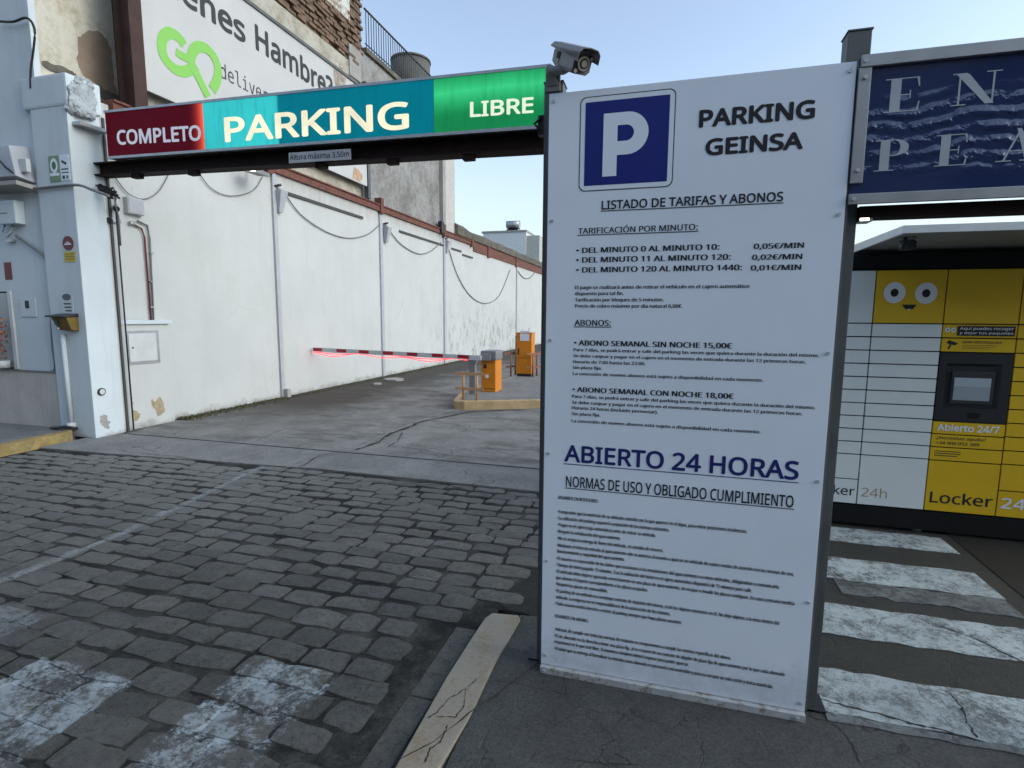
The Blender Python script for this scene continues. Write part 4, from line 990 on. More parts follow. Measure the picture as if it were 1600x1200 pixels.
# =================================================================== BARRIER
BY = 10.15
br = thing('barrier', (-3.5, BY, .15), 'orange car park barrier with red and white boom lowered', 'barrier')
A, B = at(752, 622, 'y', BY), at(774, 622, 'y', BY)
x0, x1 = A.x, B.x; zt_ = at(760, 563, 'y', BY).z; zh = at(760, 548, 'y', BY).z
MB().box((x0, BY, .15), (x1, BY + .42, zt_)).build('cabinet', m_orange, br, bevel=.012)
MB().box((x0 - .01, BY - .03, zt_ + .002), (x1 + .02, BY + .44, zh)).build('hood', m_hood, br, bevel=.04)
MB().box((x0 + .0, BY - .055, zt_ + .0), (x1 - .08, BY - .032, zh - .05)).build('boom_clamp', m_alu, br, bevel=.01)
disc((x0 + .12, BY, (.15 + zt_) / 2 + .0), .04, UX, .003).build('lock', m_print_white, br)
L = at(490, 546, 'y', BY - .06); Rr_ = at(752, 559, 'y', BY - .06)
zb = (L.z + Rr_.z) / 2; bh = .045
boom = MB().hexa([(L.x, BY - .10, L.z - bh), (Rr_.x, BY - .10, Rr_.z - bh), (Rr_.x, BY - .056, Rr_.z - bh), (L.x, BY - .056, L.z - bh)],
                 [(L.x, BY - .10, L.z + bh), (Rr_.x, BY - .10, Rr_.z + bh), (Rr_.x, BY - .056, Rr_.z + bh), (L.x, BY - .056, L.z + bh)]).build('boom', m_white, br)
m_red = M('boom_red', (.35, .01, .03), .4, var=.05)
for a, b in ((490, 503), (526, 541), (561, 576), (598, 614), (636, 652), (675, 692), (715, 733)):
    A, B = at(a, 550, 'y', BY - .1), at(b, 550, 'y', BY - .1)
    za = L.z + (Rr_.z - L.z) * (A.x - L.x) / (Rr_.x - L.x); zb_ = L.z + (Rr_.z - L.z) * (B.x - L.x) / (Rr_.x - L.x)
    MB().hexa([(A.x, BY - .104, za - bh + .018), (B.x, BY - .104, zb_ - bh + .018), (B.x, BY - .1005, zb_ - bh + .018), (A.x, BY - .1005, za - bh + .018)],
              [(A.x, BY - .104, za + bh - .006), (B.x, BY - .104, zb_ + bh - .006), (B.x, BY - .1005, zb_ + bh - .006), (A.x, BY - .1005, za + bh - .006)]).build('red_band', m_red, boom)
m_led = EM('red_led', (1, .035, .05), 1.5, (.5, .02, .03))
def rope(off, amp, ph, r, col):
    pts = []
    for k in range(91):
        t = k / 90; x = L.x + .01 + (at(735, 555, 'y', BY).x - L.x) * t; z = L.z + (Rr_.z - L.z) * t - bh - off - amp * (.5 - .5 * math.cos(t * 2 * math.pi * 3.2 + ph)) - .02 * math.sin(t * 11 + ph)
        pts.append((x, BY - .08 + .01 * math.sin(k), z))
    return MB().tube(pts, r, 6).build('light_rope', col, boom)
rope(.0, .008, 0, .010, m_led); rope(.010, .055, .4, .008, m_led)
# boom rest post
ps = thing('boom_rest_post', (-3.6, 9.7, .15), 'grey steel boom rest post in front of the barrier', 'post')
q0, q1 = at(734, 626, 'y', 9.75), at(743, 626, 'y', 9.75); zz = at(740, 562, 'y', 9.75).z
MB().box((q0.x, 9.72, .15), (q1.x, 9.80, zz - .10)).build('post', m_hood, ps, bevel=.006)
MB().hexa([(q0.x, 9.72, zz - .10), (q1.x, 9.72, zz - .10), (q1.x, 9.80, zz - .10), (q0.x, 9.80, zz - .10)], [(q0.x - .03, 9.70, zz), (q1.x + .05, 9.70, zz), (q1.x + .05, 9.82, zz), (q0.x - .03, 9.82, zz)]).build('fork', m_hood, ps)
def guard(name, label, x0, x1, y0, y1, z1, zb, mat, group):
    t = thing(name, (x0, y0, zb), label, 'guard rail', group)
    for x, y in ((x0, y0), (x1, y1)): MB().tube([(x, y, zb), (x, y, z1)], .022, 10).build('post', mat, t)
    for z in (zb + (z1 - zb) * .38, z1 - .02): MB().hexa([(x0 - .14, y0 - .04, z), (x1 + .14, y1 - .04, z), (x1 + .14, y1 - .03, z), (x0 - .14, y0 - .03, z)], [(x0 - .14, y0 - .04, z + .05), (x1 + .14, y1 - .04, z + .05), (x1 + .14, y1 - .03, z + .05), (x0 - .14, y0 - .03, z + .05)]).build('rail', mat, t)
gq0, gq1 = at(724, 624, 'z', .15), at(748, 624, 'z', .15)
guard('guard_rail', 'ochre guard rail hoop around the barrier post', gq0.x, gq1.x, gq0.y, gq1.y - .1, .62, .15, m_rail, 'guard rails on the traffic island')
# ticket column
TY = 13.1
q0, q1 = at(806, 597, 'y', TY), at(830, 597, 'y', TY); zt2 = at(818, 521, 'y', TY).z; zb2 = .15
tc = thing('ticket_column', (q0.x, TY, .15), 'tall orange ticket column on the far part of the island', 'ticket machine')
MB().box((q0.x, TY, .22), (q1.x, TY + .35, zt2)).build('body', m_orange, tc, bevel=.02)
MB().box((q0.x + .02, TY + .02, .15), (q1.x - .02, TY + .33, .218)).build('base', m_black, tc)
MB().box((q0.x + .05, TY - .012, .7), (q0.x + .08, TY - .001, .86)).build('handle', m_black, tc)
MB().box((q0.x - .03, TY + .02, .3), (q0.x - .001, TY + .3, zt2 - .05)).build('side_panel', m_hood, tc)
MB().tube([(q0.x + .28, TY + .2, zt2), (q0.x + .28, TY + .2, zt2 + .14)], .006, 6).build('aerial', m_black, tc)
MB().box((q0.x + .10, TY - .006, 1.05), (q1.x - .06, TY - .001, 1.30)).build('notice', m_print_white, tc)
MB().box((q0.x + .02, TY - .005, .62), (q1.x - .02, TY - .001, .628)).build('seam', m_black, tc)
MB().box((q0.x + .02, TY - .005, zt2 - .10), (q1.x - .02, TY - .001, zt2 - .092)).build('seam', m_black, tc)
MB().box((q0.x - .01, TY - .01, zt2), (q1.x + .01, TY + .36, zt2 + .02)).build('lid', m_orange, tc)
MB().box((x0 + .015, BY - .004, .22), (x1 - .015, BY - .001, .228)).build('seam', m_black, br)
MB().box((x0 + .015, BY - .004, zt_ - .05), (x1 - .015, BY - .001, zt_ - .042)).build('seam', m_black, br)
MB().box((x0 + .05, BY - .004, zt_ - .16), (x0 + .11, BY - .001, zt_ - .08)).build('label', m_black, br)
m_rail2 = M('dull_red_rail', (.28, .12, .07), .6, var=.2)
guard('guard_rail', 'dull red guard rail left of the ticket column', q0.x - .12, q0.x - .10, TY - .05, TY + .3, .72, .15, m_rail2, 'guard rails on the traffic island')
guard('guard_rail', 'dull red guard rail right of the ticket column', q1.x + .05, q1.x + .07, TY - .05, TY + .3, .72, .15, m_rail2, 'guard rails on the traffic island')
tag(MB().box((-3.0, 16.9, .155), (0, 17.05, .159)).build('painted_line_far', m_zebra), kind='structure')

# =================================================================== PRICE BOARD
YB = 2.295
pb = thing('price_board', (.055, YB, 0), 'tall white tariff board with blue parking symbol standing at the entrance', 'board')
X0, X1, ZB, ZT = -.503, .608, .045, 2.555
t = NT('board_sheet')
c_ = t.mix(t.ramp(t.noise(1.6, 7, .7), .35, .75), (.72, .78, .86), (.78, .84, .92))
c_ = t.mix(t.ramp(t.math('ADD', t.math('MULTIPLY', t.noise(6, 7, .8), .55), t.math('MULTIPLY', t.xyz()[2], -1)), .05, .38, 0, .6), c_, (.22, .23, .24))
c_ = t.mix(t.ramp(t.noise(48, 5, .8), .69, .74, 0, .35), c_, (.30, .32, .34))
t.bump(t.noise(2.2, 2, .4), .25, .02)
m_sheet = t.out(c_, .36, 0, .45)
MB().box((X0, YB, ZB), (X1, YB + .012, ZT)).build('panel', m_sheet, pb, bevel=.0015)
MB().box((X0 - .012, YB + .013, ZB), (X0 + .035, YB + .05, ZT - .02)).build('frame', m_galv, pb)
MB().box((X1 - .03, YB + .013, ZB), (X1 + .012, YB + .05, ZT - .02)).build('frame', m_galv, pb)
MB().box((X0 + .03, YB + .013, ZT - .06), (X1 - .03, YB + .05, ZT - .015)).build('frame', m_galv, pb)
MB().box((X0, YB - .022, .006), (X1, YB + .035, .042)).build('bottom_rail', M('white_angle', (.50, .51, .52), .45, .3, var=.2, ns=14, bump=.15, col2=(.26, .22, .18)), pb, bevel=.003)
for x, z in ((X0 + .02, ZT - .03), (X1 - .02, ZT - .03), (X0 + .02, 2.05), (X1 - .02, 2.03), (X0 + .02, 1.55), (X1 - .02, 1.52), (X0 + .02, 1.05), (X1 - .02, 1.02), (X0 + .02, .55), (X1 - .02, .52), (X0 + .02, .09), (X1 - .02, .08)):
    s_ = MB().tube([(x, YB - .005, z), (x, YB + .0, z)], .007, 10).build('screw', m_screw, pb)
for x in (X0 + .02, X1 - .03):
    MB().tube([(x, YB - .027, .024), (x, YB - .022, .024)], .009, 10).build('bolt', m_screw, pb)
pn = [(-.505, .035), (-.34, .045), (-.28, .028), (.2, .03), (.4, .05), (.57, .035)]
def zone(o, k): return lambda x, y: (o[0] + x / k, o[1] + y / k)
ZA, ZBz, ZC = zone((840, 100), 3.0), zone((850, 490), 3.404), zone((850, 750), 3.077)
def btxt(s, zf, x0, y0, x1, y1, top, mat=m_ink, bold=.012, name='text_line', res=2, under=None):
    a = at(*zf(x0, y0), 'y', YB); b = at(*zf(x1, y1), 'y', YB); c = at(*zf(x0, top), 'y', YB)
    o = lettering(name, s, a, b, c.z - a.z, UX, mat, pb, bold, None, .0012, res)
    if under:
        zz = (a.z + b.z) / 2 - under * (c.z - a.z)
        MB().box((a.x - .003, YB - .0012, zz - .0016), (b.x + .003, YB - .0005, zz + .0016)).build('underline', mat, pb)
    return o
btxt('PARKING', ZA, 755, 297, 1298, 258, 214, bold=.032, name='heading', res=4)
btxt('GEINSA', ZA, 785, 427, 1243, 402, 349, bold=.032, name='heading', res=4)
btxt('LISTADO DE TARIFAS Y ABONOS', ZA, 300, 680, 1150, 646, 639, bold=.018, name='heading', under=.17)
btxt('TARIFICACIÓN POR MINUTO:', ZA, 190, 795, 750, 781, 767, bold=.018, name='heading', under=.2)
for i, (l, x1, y1, pr, px0, px1) in enumerate((('DEL MINUTO 0 AL MINUTO 10:', 852, 873, '0,05€/MIN', 1012, 1248), ('DEL MINUTO 11 AL MINUTO 120:', 905, 919, '0,02€/MIN', 1004, 1240), ('DEL MINUTO 120 AL MINUTO 1440:', 958, 970, '0,01€/MIN', 998, 1235))):
    y0 = (886, 932, 977)[i]; btxt('• ' + l, ZA, 181, y0, x1, y1, y0 - 27, bold=.032)
    yp = (867, 919, 969)[i]; btxt(pr, ZA, px0, yp, px1, yp - 3, yp - 27, bold=.032)
for s, y0, x1, y1 in (('El pago se realizará antes de retirar el vehículo en el cajero automático', 1054, 993, 1052), ('dispuesto para tal fin.', 1084, 404, 1084), ('Tarificación por bloques de 5 minutos.', 1113, 592, 1114), ('Precio de cobro máximo por día natural 6,00€.', 1142, 680, 1144)):
    btxt(s, ZA, 175, y0, x1, y1, y0 - 17, bold=.030)
btxt('ABONOS:', ZBz, 162, 65, 355, 67, 32, bold=.022, name='heading', under=.15)
btxt('• ABONO SEMANAL SIN NOCHE 15,00€', ZBz, 160, 170, 1000, 187, 140, bold=.034)
btxt('• ABONO SEMANAL CON NOCHE 18,00€', ZBz, 151, 417, 1010, 455, 388, bold=.034)
for s, x0, y0, x1, y1 in (('Para 7 días, se podrá entrar y salir del parking las veces que quiera durante la duración del mismo.', 157, 198, 1462, 234), ('Se debe canjear y pagar en el cajero en el momento de entrada durante las 12 primeras horas.', 157, 230, 1393, 268),
        ('Horario de 7:00 hasta las 22:00.', 154, 264, 540, 275), ('Sin plaza fija.', 153, 294, 308, 299), ('La concesión de nuevos abonos está sujeto a disponibilidad en cada momento.', 153, 326, 1166, 364),
        ('Para 7 días, se podrá entrar y salir del parking las veces que quiera durante la duración del mismo.', 149, 445, 1442, 512), ('Se debe canjear y pagar en el cajero en el momento de entrada durante las 12 primeras horas.', 149, 476, 1375, 545),
        ('Horario 24 horas (incluido pernoctar).', 148, 508, 605, 533), ('Sin plaza fija.', 148, 540, 300, 548), ('La concesión de nuevos abonos está sujeto a disponibilidad en cada momento.', 146, 576, 1152, 640)):
    btxt(s, ZBz, x0, y0, x1, y1, y0 - 17, bold=.030)
btxt('ABIERTO 24 HORAS', ZBz, 108, 786, 1352, 885, 697, m_blue_ink, .020, 'heading', 4, under=.14)
btxt('NORMAS DE USO Y OBLIGADO CUMPLIMIENTO', ZC, 105, 31, 1198, 132, -20, bold=.012, name='heading', under=.14)
for s, x0, y0, x1, y1 in (
    ('USUARIOS EN ROTATORIO:', 68, 92, 260, 110),
    ('•Compruebe que la matrícula de su vehículo coincide con la que aparece en el tique, para evitar posteriores incidencias.', 66, 158, 977, 258),
    ('•La utilización del parking supone la aceptación de las normas existentes.', 66, 190, 603, 250),
    ('•Pague en el cajero (caja automática) antes de retirar su vehículo.', 66, 222, 538, 276),
    ('•Respete la señalización del aparcamiento.', 64, 254, 368, 289),
    ('•No se acepta la entrega de llaves del vehículo, ni custodia de enseres.', 64, 288, 574, 347),
    ('•Mediante el ticket de entrada al aparcamiento solo se autoriza al usuario a aparcar un vehículo de cuatro ruedas de acuerdo con las normas de uso,', 62, 318, 1200, 465),
    ('funcionamiento y seguridad del aparcamiento.', 62, 350, 388, 390),
    ('•El usuario es responsable de los daños que ocasionara a las instalaciones del aparcamiento o a otros vehículos, obligándose a comunicarlo.', 60, 383, 1132, 525),
    ('•Tiempo de ticket pagado: 15 minutos. Tras la validación del ticket en el cajero automático dispondrá de 15 minutos para salir.', 60, 414, 1000, 542),
    ('•El vehículo debe dejarse aparcado correctamente en una plaza de aparcamiento, sin ocupar e invadir las plazas contiguas. En caso contrario tendría', 58, 445, 1203, 605),
    ('que abonar el importe correspondiente a las plazas ocupadas.', 57, 477, 500, 537),
    ('•Respete las plazas de minusválido.', 56, 507, 307, 542),
    ('•El parking de un vehículo no constituye contrato de depósito del mismo, ni de los objetos existentes en él. No deje objetos a la vista dentro del', 56, 540, 1130, 697),
    ('vehículo. La empresa no se responsabilizará de la sustracción de los mismos.', 56, 570, 608, 652),
    ('•Todo usuario tendrá derecho a entrar al parking siempre que haya plazas vacantes', 54, 602, 660, 692),
    ('USUARIOS EN ABONO:', 52, 662, 213, 685),
    ('•Además de cumplir con todas las normas de rotatorio se comprometen a cumplir las normas específicas del abono.', 52, 727, 900, 862),
    ('•El ser abonado no da derecho a tener una plaza fija, al no tratarse de un contrato de alquiler de plaza fija de aparcamiento por lo que cada abonado', 50, 757, 1157, 943),
    ('estacionará en la que esté libre. Si estuviera completo deberá esperar para poder aparcar.', 50, 787, 697, 893),
    ('•El ticket que se entrega al formalizar su entrada como abonado es personal e intransferible y para su uso por un solo coche y única matrícula.', 50, 817, 1100, 1002)):
    btxt(s, ZC, x0, y0, x1, y1, y0 - 18, bold=.034)
# P symbol
A, B = at(*ZA(226, 181), 'y', YB), at(*ZA(603, 549), 'y', YB)
A2, B2 = at(*ZA(203, 160), 'y', YB), at(*ZA(628, 578), 'y', YB)
bx0, bx1, bz0, bz1 = A.x, at(*ZA(612, 400), 'y', YB).x, at(*ZA(400, 562), 'y', YB).z, at(*ZA(400, 165), 'y', YB).z
g = .018
sy = MB().poly(rrect(bx0 - g - .004, bx1 + g + .004, bz0 - g - .004, bz1 + g + .004, .026, YB - .0006), [tuple(range(28))]).build('parking_symbol', m_grey_ink, pb)
MB().poly(rrect(bx0 - g, bx1 + g, bz0 - g, bz1 + g, .024, YB - .0012), [tuple(range(28))]).build('border', m_sheet, sy)
MB().poly(rrect(bx0, bx1, bz0, bz1, .003, YB - .0018), [tuple(range(28))]).build('blue_square', m_pblue, sy)
pa = at(*ZA(307, 380), 'y', YB).x; pr = at(*ZA(521, 300), 'y', YB).x; pz0 = at(*ZA(335, 527), 'y', YB).z; pz1 = at(*ZA(400, 226), 'y', YB).z
sw_ = at(*ZA(371, 450), 'y', YB).x - pa; bowlb = at(*ZA(420, 424), 'y', YB).z
ir = at(*ZA(452, 320), 'y', YB).x; iz1 = at(*ZA(400, 286), 'y', YB).z; iz0 = at(*ZA(400, 361), 'y', YB).z
def dshape(xl, xr, z0, z1, n=14):
    r = (z1 - z0) / 2; k = min(1, (xr - xl) / r); cx = xr - min(r, (xr - xl) * .8)
    return [(xl, z0)] + [(cx + (xr - cx) * math.cos(-math.pi / 2 + math.pi * i / n), (z0 + z1) / 2 + r * math.sin(-math.pi / 2 + math.pi * i / n)) for i in range(n + 1)] + [(xl, z1)]
O_ = dshape(pa + sw_, pr, bowlb, pz1); I_ = dshape(pa + sw_, ir, iz0, iz1)
n = len(O_)
MB().poly([(x, YB - .0026, z) for x, z in O_] + [(x, YB - .0026, z) for x, z in I_], [(i, i + 1, n + i + 1, n + i) for i in range(n - 1)]).build('letter', m_sheet, sy)
MB().poly([(pa, YB - .0026, pz0), (pa + sw_, YB - .0026, pz0), (pa + sw_, YB - .0026, pz1), (pa, YB - .0026, pz1)], [(0, 1, 2, 3)]).build('letter', m_sheet, sy)

# posts
def post(x0, x1, y0, z1, label):
    t = thing('steel_post', ((x0 + x1) / 2, y0, 0), label, 'post', 'steel posts carrying the boards')
    MB().box((x0, y0, 0), (x1, y0 + .08, z1)).build('shaft', m_galv, t, bevel=.004)
    MB().box((x0 - .003, y0 - .003, z1 + .001), (x1 + .003, y0 + .083, z1 + .006)).build('cap', m_galv, t)
    MB().box((x0 - .04, y0 - .0, .013), (x1 + .04, y0 + .12, .022)).build('foot_plate', m_black, t)
    return t
post(-.537, -.457, 2.35, 2.62, 'left steel post behind the board with a security camera on top')
post(.588, .664, 2.35, 2.68, 'right steel post rising above the board beside the navy sign')
post(1.70, 1.776, 2.35, 2.68, 'steel post at the far right end of the navy sign')
o = thing('post_bracket', (-.54, 2.40, 2.5), 'small black latch bracket on the left post beside the green sign', 'bracket')
MB().box((-.565, 2.36, 2.42), (-.539, 2.40, 2.50)).build('plate', m_black, o); MB().tube([(-.55, 2.36, 2.49), (-.575, 2.34, 2.46), (-.55, 2.34, 2.43)], .006, 6).build('hook', m_black, o)

# security camera on the left post
c0 = Vector((-.50, 2.36, 2.60)); sc = thing('security_camera', (-.497, 2.39, 2.626), 'grey security camera with sunshield on top of the left post', 'security camera')
MB().box((-.537, 2.332, 2.575), (-.462, 2.348, 2.655)).build('bracket_plate', m_camgrey, sc, bevel=.004)
MB().hexa([(-.53, 2.325, 2.600), (-.47, 2.325, 2.600), (-.47, 2.346, 2.600), (-.53, 2.346, 2.600)], [(-.527, 2.30, 2.655), (-.49, 2.30, 2.655), (-.49, 2.346, 2.66), (-.527, 2.346, 2.66)]).build('bracket_gusset', m_camgrey, sc, bevel=.004)
p = [at(x, y, 'y', 2.30) for x, y in ((855, 103), (868, 106), (882, 106), (896, 98))]
MB().tube(p, .019, 14).build('arm', m_camgrey, sc)
lump(at(858, 106, 'y', 2.31), (.026, .028, .030), 12, m_camgrey, 'ball_joint', sc)
# body axis: from upper left to lower right, towards the viewer
bA, bB = at(879, 82, 'y', 2.36), at(919, 92, 'y', 2.20)
ax = (bB - bA).normalized(); side = ax.cross(Vector((0, 0, 1))).normalized(); upv = side.cross(ax).normalized()
def octo(c, w, h, k=.3): return [c + side * sx * w + upv * sz * h for sx, sz in ((-1, -1 + k), (-1 + k, -1), (1 - k, -1), (1, -1 + k), (1, 1 - k * .5), (1 - k, 1), (-1 + k, 1), (-1, 1 - k * .5))]
def loft(c0, c1, w0, h0, w1, h1, k=.3):
    a, b = octo(c0, w0, h0, k), octo(c1, w1, h1, k)
    return MB().poly(a + b, [tuple(range(8)), tuple(range(15, 7, -1))] + [(i, (i + 1) % 8, 8 + (i + 1) % 8, 8 + i) for i in range(8)])
e1 = bA + ax * .0; e2 = bB
loft(e1 - ax * .012, e1 + ax * .07, .042, .040, .047, .046, .5).build('rear_housing', m_camgrey, sc, bevel=.003)
loft(e1 + ax * .071, e2, .045, .046, .047, .047, .35).build('front_housing', m_camgrey, sc, bevel=.003)
for k in range(4): 
    q = e1 + ax * (.05 + k * .009) + side * .0485; q = e1 + ax * (.046 + k * .009)
    MB().hexa([q - side * .050 + upv * -.004, q - side * .050 + upv * -.004 + ax * .004, q + side * .050 + upv * -.004 + ax * .004, q + side * .050 + upv * -.004],
              [q - side * .050 + upv * .026, q - side * .050 + upv * .026 + ax * .004, q + side * .050 + upv * .026 + ax * .004, q + side * .050 + upv * .026]).build('vent_fin', m_black, sc)
# shield: arched sheet over the housing
sh_ = []
for (c_, ext) in ((e1 - ax * .035, 0), (e2 + ax * .055, 1)):
    sh_.append([c_ + side * sx * .054 + upv * sz for sx, sz in ((-1, .005 if ext else .040), (-1, .040), (-.7, .058), (0, .063), (.7, .058), (1, .040), (1, .005 if ext else .040))])
a, b = sh_; n = len(a)
sm = MB().poly(a + b + [q + upv * .004 for q in a] + [q + upv * .004 for q in b], [(i, i + 1, n + i + 1, n + i) for i in range(n - 1)] + [(2 * n + i, 2 * n + i + 1, 3 * n + i + 1, 3 * n + i) for i in range(n - 1)] + [(n + i, n + i + 1, 3 * n + i + 1, 3 * n + i) for i in range(n - 1)] + [(i, i + 1, 2 * n + i + 1, 2 * n + i) for i in range(n - 1)])
sm.build('sunshield', m_camgrey, sc)
sc.scale = (.84, .84, .84)
fq = e2 + ax * .001
MB().tube([fq, fq + ax * .012], .036, 24).build('lens_ring', m_black, sc)
MB().tube([fq + ax * .0125, fq + ax * .015], .031, 24).build('reflector_ring', m_lens, sc)
MB().tube([fq + ax * .0155, fq + ax * .018], .021, 24).build('lens_barrel', m_black, sc)
MB().tube([fq + ax * .0185, fq + ax * .020], .015, 20).build('lens', m_lens, sc)
for s1, s2 in ((-.036, .024), (.036, -.034)):
    q = fq - ax * .012 + side * s1 + upv * s2; MB().tube([q, q + ax * .026], .013, 14).build('lamp_ring', m_black, sc); MB().tube([q + ax * .0265, q + ax * .028], .009, 14).build('infrared_lamp', m_lens, sc)

# =================================================================== NAVY SIGN
ns = thing('navy_sign', (1.1, 2.29, 2.07), 'navy blue sign with white serif letters in an aluminium frame', 'sign')
t = NT('navy_gloss_sheet')
wv = t.n('ShaderNodeTexWave', wave_type='BANDS', bands_direction='Z'); wv.inputs['Scale'].default_value = 6.5; wv.inputs['Distortion'].default_value = 2.4
wv.inputs['Detail'].default_value = 2; wv.inputs['Detail Scale'].default_value = 1.2; xx_, yy_, zs_ = t.xyz(); cmb = t.n('ShaderNodeCombineXYZ'); t.l(t.math('MULTIPLY', xx_, 1.6), cmb.inputs[0])
t.l(t.math('SUBTRACT', zs_, t.math('ADD', t.math('MULTIPLY', xx_, .10), t.math('MULTIPLY', t.math('SINE', t.math('MULTIPLY', xx_, 21)), .010))), cmb.inputs[2]); t.l(cmb.outputs[0], wv.inputs['Vector'])
zz_ = t.xyz()[2]
env = t.math('MULTIPLY', t.ramp(zz_, 2.14, 2.20), t.ramp(zz_, 2.36, 2.45, 1, 0))
t.bump(t.math('MULTIPLY', t.math('MULTIPLY', wv.outputs[1], t.ramp(t.noise(16, 3), .40, .60, .25, 1)), env), .9, .006)
m_navy = t.out((.007, .022, .095), .13, 0, .5); t.b.inputs['IOR'].default_value = 1.75
MB().box((.62, 2.302, 2.066), (1.78, 2.318, 2.568)).build('panel', m_navy, ns)
MB().box((.615, 2.288, 2.063), (1.80, 2.3015, 2.099)).build('lower_strip', m_alu, ns, bevel=.002)
MB().box((.621, 2.284, 2.530), (1.80, 2.3015, 2.570)).build('upper_strip', m_alu, ns, bevel=.002)
MB().box((.615, 2.288, 2.136), (.655, 2.3015, 2.5285)).build('side_strip', m_alu, ns, bevel=.002)
MB().box((1.745, 2.288, 2.102), (1.80, 2.3015, 2.5285)).build('side_strip', m_alu, ns, bevel=.002)
MB().box((.665, 2.33, 2.02), (1.699, 2.41, 2.062)).build('cross_beam', m_beam, ns)
MB().box((.665, 2.33, 2.50), (1.699, 2.41, 2.56)).build('cross_beam', m_beam, ns)
for x, z in ((.632, 2.55), (.636, 2.495), (.636, 2.18), (.63, 2.081)):
    MB().tube([(x, 2.28, z), (x, 2.288, z)], .007, 10).build('screw', m_screw, ns)
def serif(ch):
    if ch == 'E': return [[(.14, .03), (.40, .03), (.40, .97), (.14, .97)], [(0, 0), (.86, 0), (.86, .03), (0, .03)], [(0, .97), (.84, .97), (.84, 1), (0, 1)], [(.80, .03), (.86, .03), (.88, .28), (.855, .28)], [(.78, .97), (.83, .72), (.86, .72), (.84, .97)],
                          [(.40, .485), (.62, .485), (.62, .515), (.40, .515)], [(.62, .38), (.65, .38), (.65, .62), (.62, .62)]]
    if ch == 'N': return [[(.14, .03), (.18, .03), (.18, .97), (.14, .97)], [(.0, .97), (.30, .97), (.30, 1), (0, 1)], [(0, 0), (.32, 0), (.32, .03), (0, .03)], [(.08, .97), (.34, .97), (.90, .0), (.72, .0)][::-1], [(.84, .06), (.88, .0), (.88, .97), (.84, .97)], [(.70, .97), (1.02, .97), (1.02, 1), (.70, 1)]]
    if ch == 'P':
        L_ = [[(.14, .03), (.40, .03), (.40, .97), (.14, .97)], [(0, 0), (.54, 0), (.54, .03), (0, .03)], [(0, .97), (.5, .97), (.5, 1), (0, 1)]]
        n = 12
        for i in range(n):
            a0, a1 = -math.pi / 2 + math.pi * i / n, -math.pi / 2 + math.pi * (i + 1) / n
            o = lambda a: (.5 + .40 * math.cos(a), .735 + .265 * math.sin(a)); q = lambda a: (.5 + .17 * math.cos(a), .735 + .235 * math.sin(a))
            L_.append([q(a0), o(a0), o(a1), q(a1)])
        L_ += [[(.40, .47), (.5, .47), (.5, .50), (.40, .50)]]
        return L_
    if ch == 'A': return [[(.16, .03), (.21, .03), (.50, .86), (.48, .95)], [(.42, 1), (.52, 1), (.92, .03), (.66, .03)][::-1], [(0, 0), (.36, 0), (.36, .03), (0, .03)], [(.54, 0), (1.04, 0), (1.04, .03), (.54, .03)], [(.30, .30), (.60, .30), (.60, .33), (.30, .33)]]
m_silver = M('silver_letters', (.42, .46, .50), .35, .1, var=.1)
def sletter(ch, x, z, w, h):
    mb = MB()
    for i, pl_ in enumerate(serif(ch)):
        mb.poly([(x + a * w, 2.3012 - i * .00005, z + b * h) for a, b in pl_], [tuple(range(len(pl_)))])
    o = mb.build('letter', m_silver, ns, fix=False); return o
sletter('E', .705, 2.374, .122, .112); sletter('N', .905, 2.378, .138, .104)
sletter('P', .690, 2.176, .115, .106); sletter('E', .874, 2.181, .108, .104); sletter('A', 1.052, 2.184, .125, .106)
# little lamp at the post
o = thing('strip_lamp', (.67, 2.34, 2.0), 'small lit lamp under the navy sign beside the post', 'lamp')
A, B = at(1334, 337, 'y', 2.34), at(1357, 345, 'y', 2.34)
MB().box((.668, 2.335, B.z - .002), (.712, 2.40, A.z)).build('housing', m_alu, o); MB().box((.670, 2.3335, B.z - .0), (.700, 2.3345, A.z - .003)).build('lit_front', EM('strip_lamp_glow', (1, .95, .8), 1.6), o)

# =================================================================== PARCEL LOCKER
LY = 4.73
lk = thing('parcel_locker', (1.95, LY, 0), 'yellow and white parcel locker bank with a touch screen under a canopy', 'parcel locker')
MB().box((.10, LY + .012, .035), (3.36, LY + .62, 2.13)).build('body', m_ldark, lk)
MB().box((.10, LY - .004, .035), (3.36, LY + .011, .185)).build('plinth', m_ldark, lk, bevel=.003)
MB().box((.10, LY - .02, 2.03), (3.36, LY + .011, 2.128)).build('fascia', m_ldark, lk, bevel=.004)
for x in (.3, 1.95, 3.1):
    MB().tube([(x, LY + .06, 0), (x, LY + .06, .034)], .03, 10).build('foot', m_alu, lk)
cols = [.575, 1.04, 1.497, 1.953, 2.41, 2.87, 3.33]
g = .0045
def door(x0, x1, z0, z1, mat, nm='door'):
    return MB().box((x0 + g, LY - .006, z0 + g), (x1 - g, LY + .010, z1 - g)).build(nm, mat, lk, bevel=.0015)
rows_ = [1.618 - .1022 * k for k in range(11)]
for ci in range(6):
    a, b = cols[ci], cols[ci + 1]; mat = m_lwhite if ci < 3 else m_yellow
    if ci == 3: continue
    if ci in (2,):
        pass
    topm = m_yellow if ci >= 2 else m_lwhite
    o = door(a, b, 1.618, 2.015, topm); 
    if ci == 2: face = o
    mat = m_lwhite if ci <= 2 else m_yellow
    for k in range(10): door(a, b, rows_[k + 1], rows_[k], mat)
    if ci == 2: door(a, b, .195, rows_[10], mat)
    else: door(a, b, .395, rows_[10], mat); door(a, b, .195, .395, mat)
a, b = cols[3], cols[4]
door(a, b, 1.618, 2.015, m_yellow); door(a, b, 1.516, 1.618, m_yellow, 'sign_strip'); door(a, b, 1.412, 1.516, m_yellow, 'sign_strip')
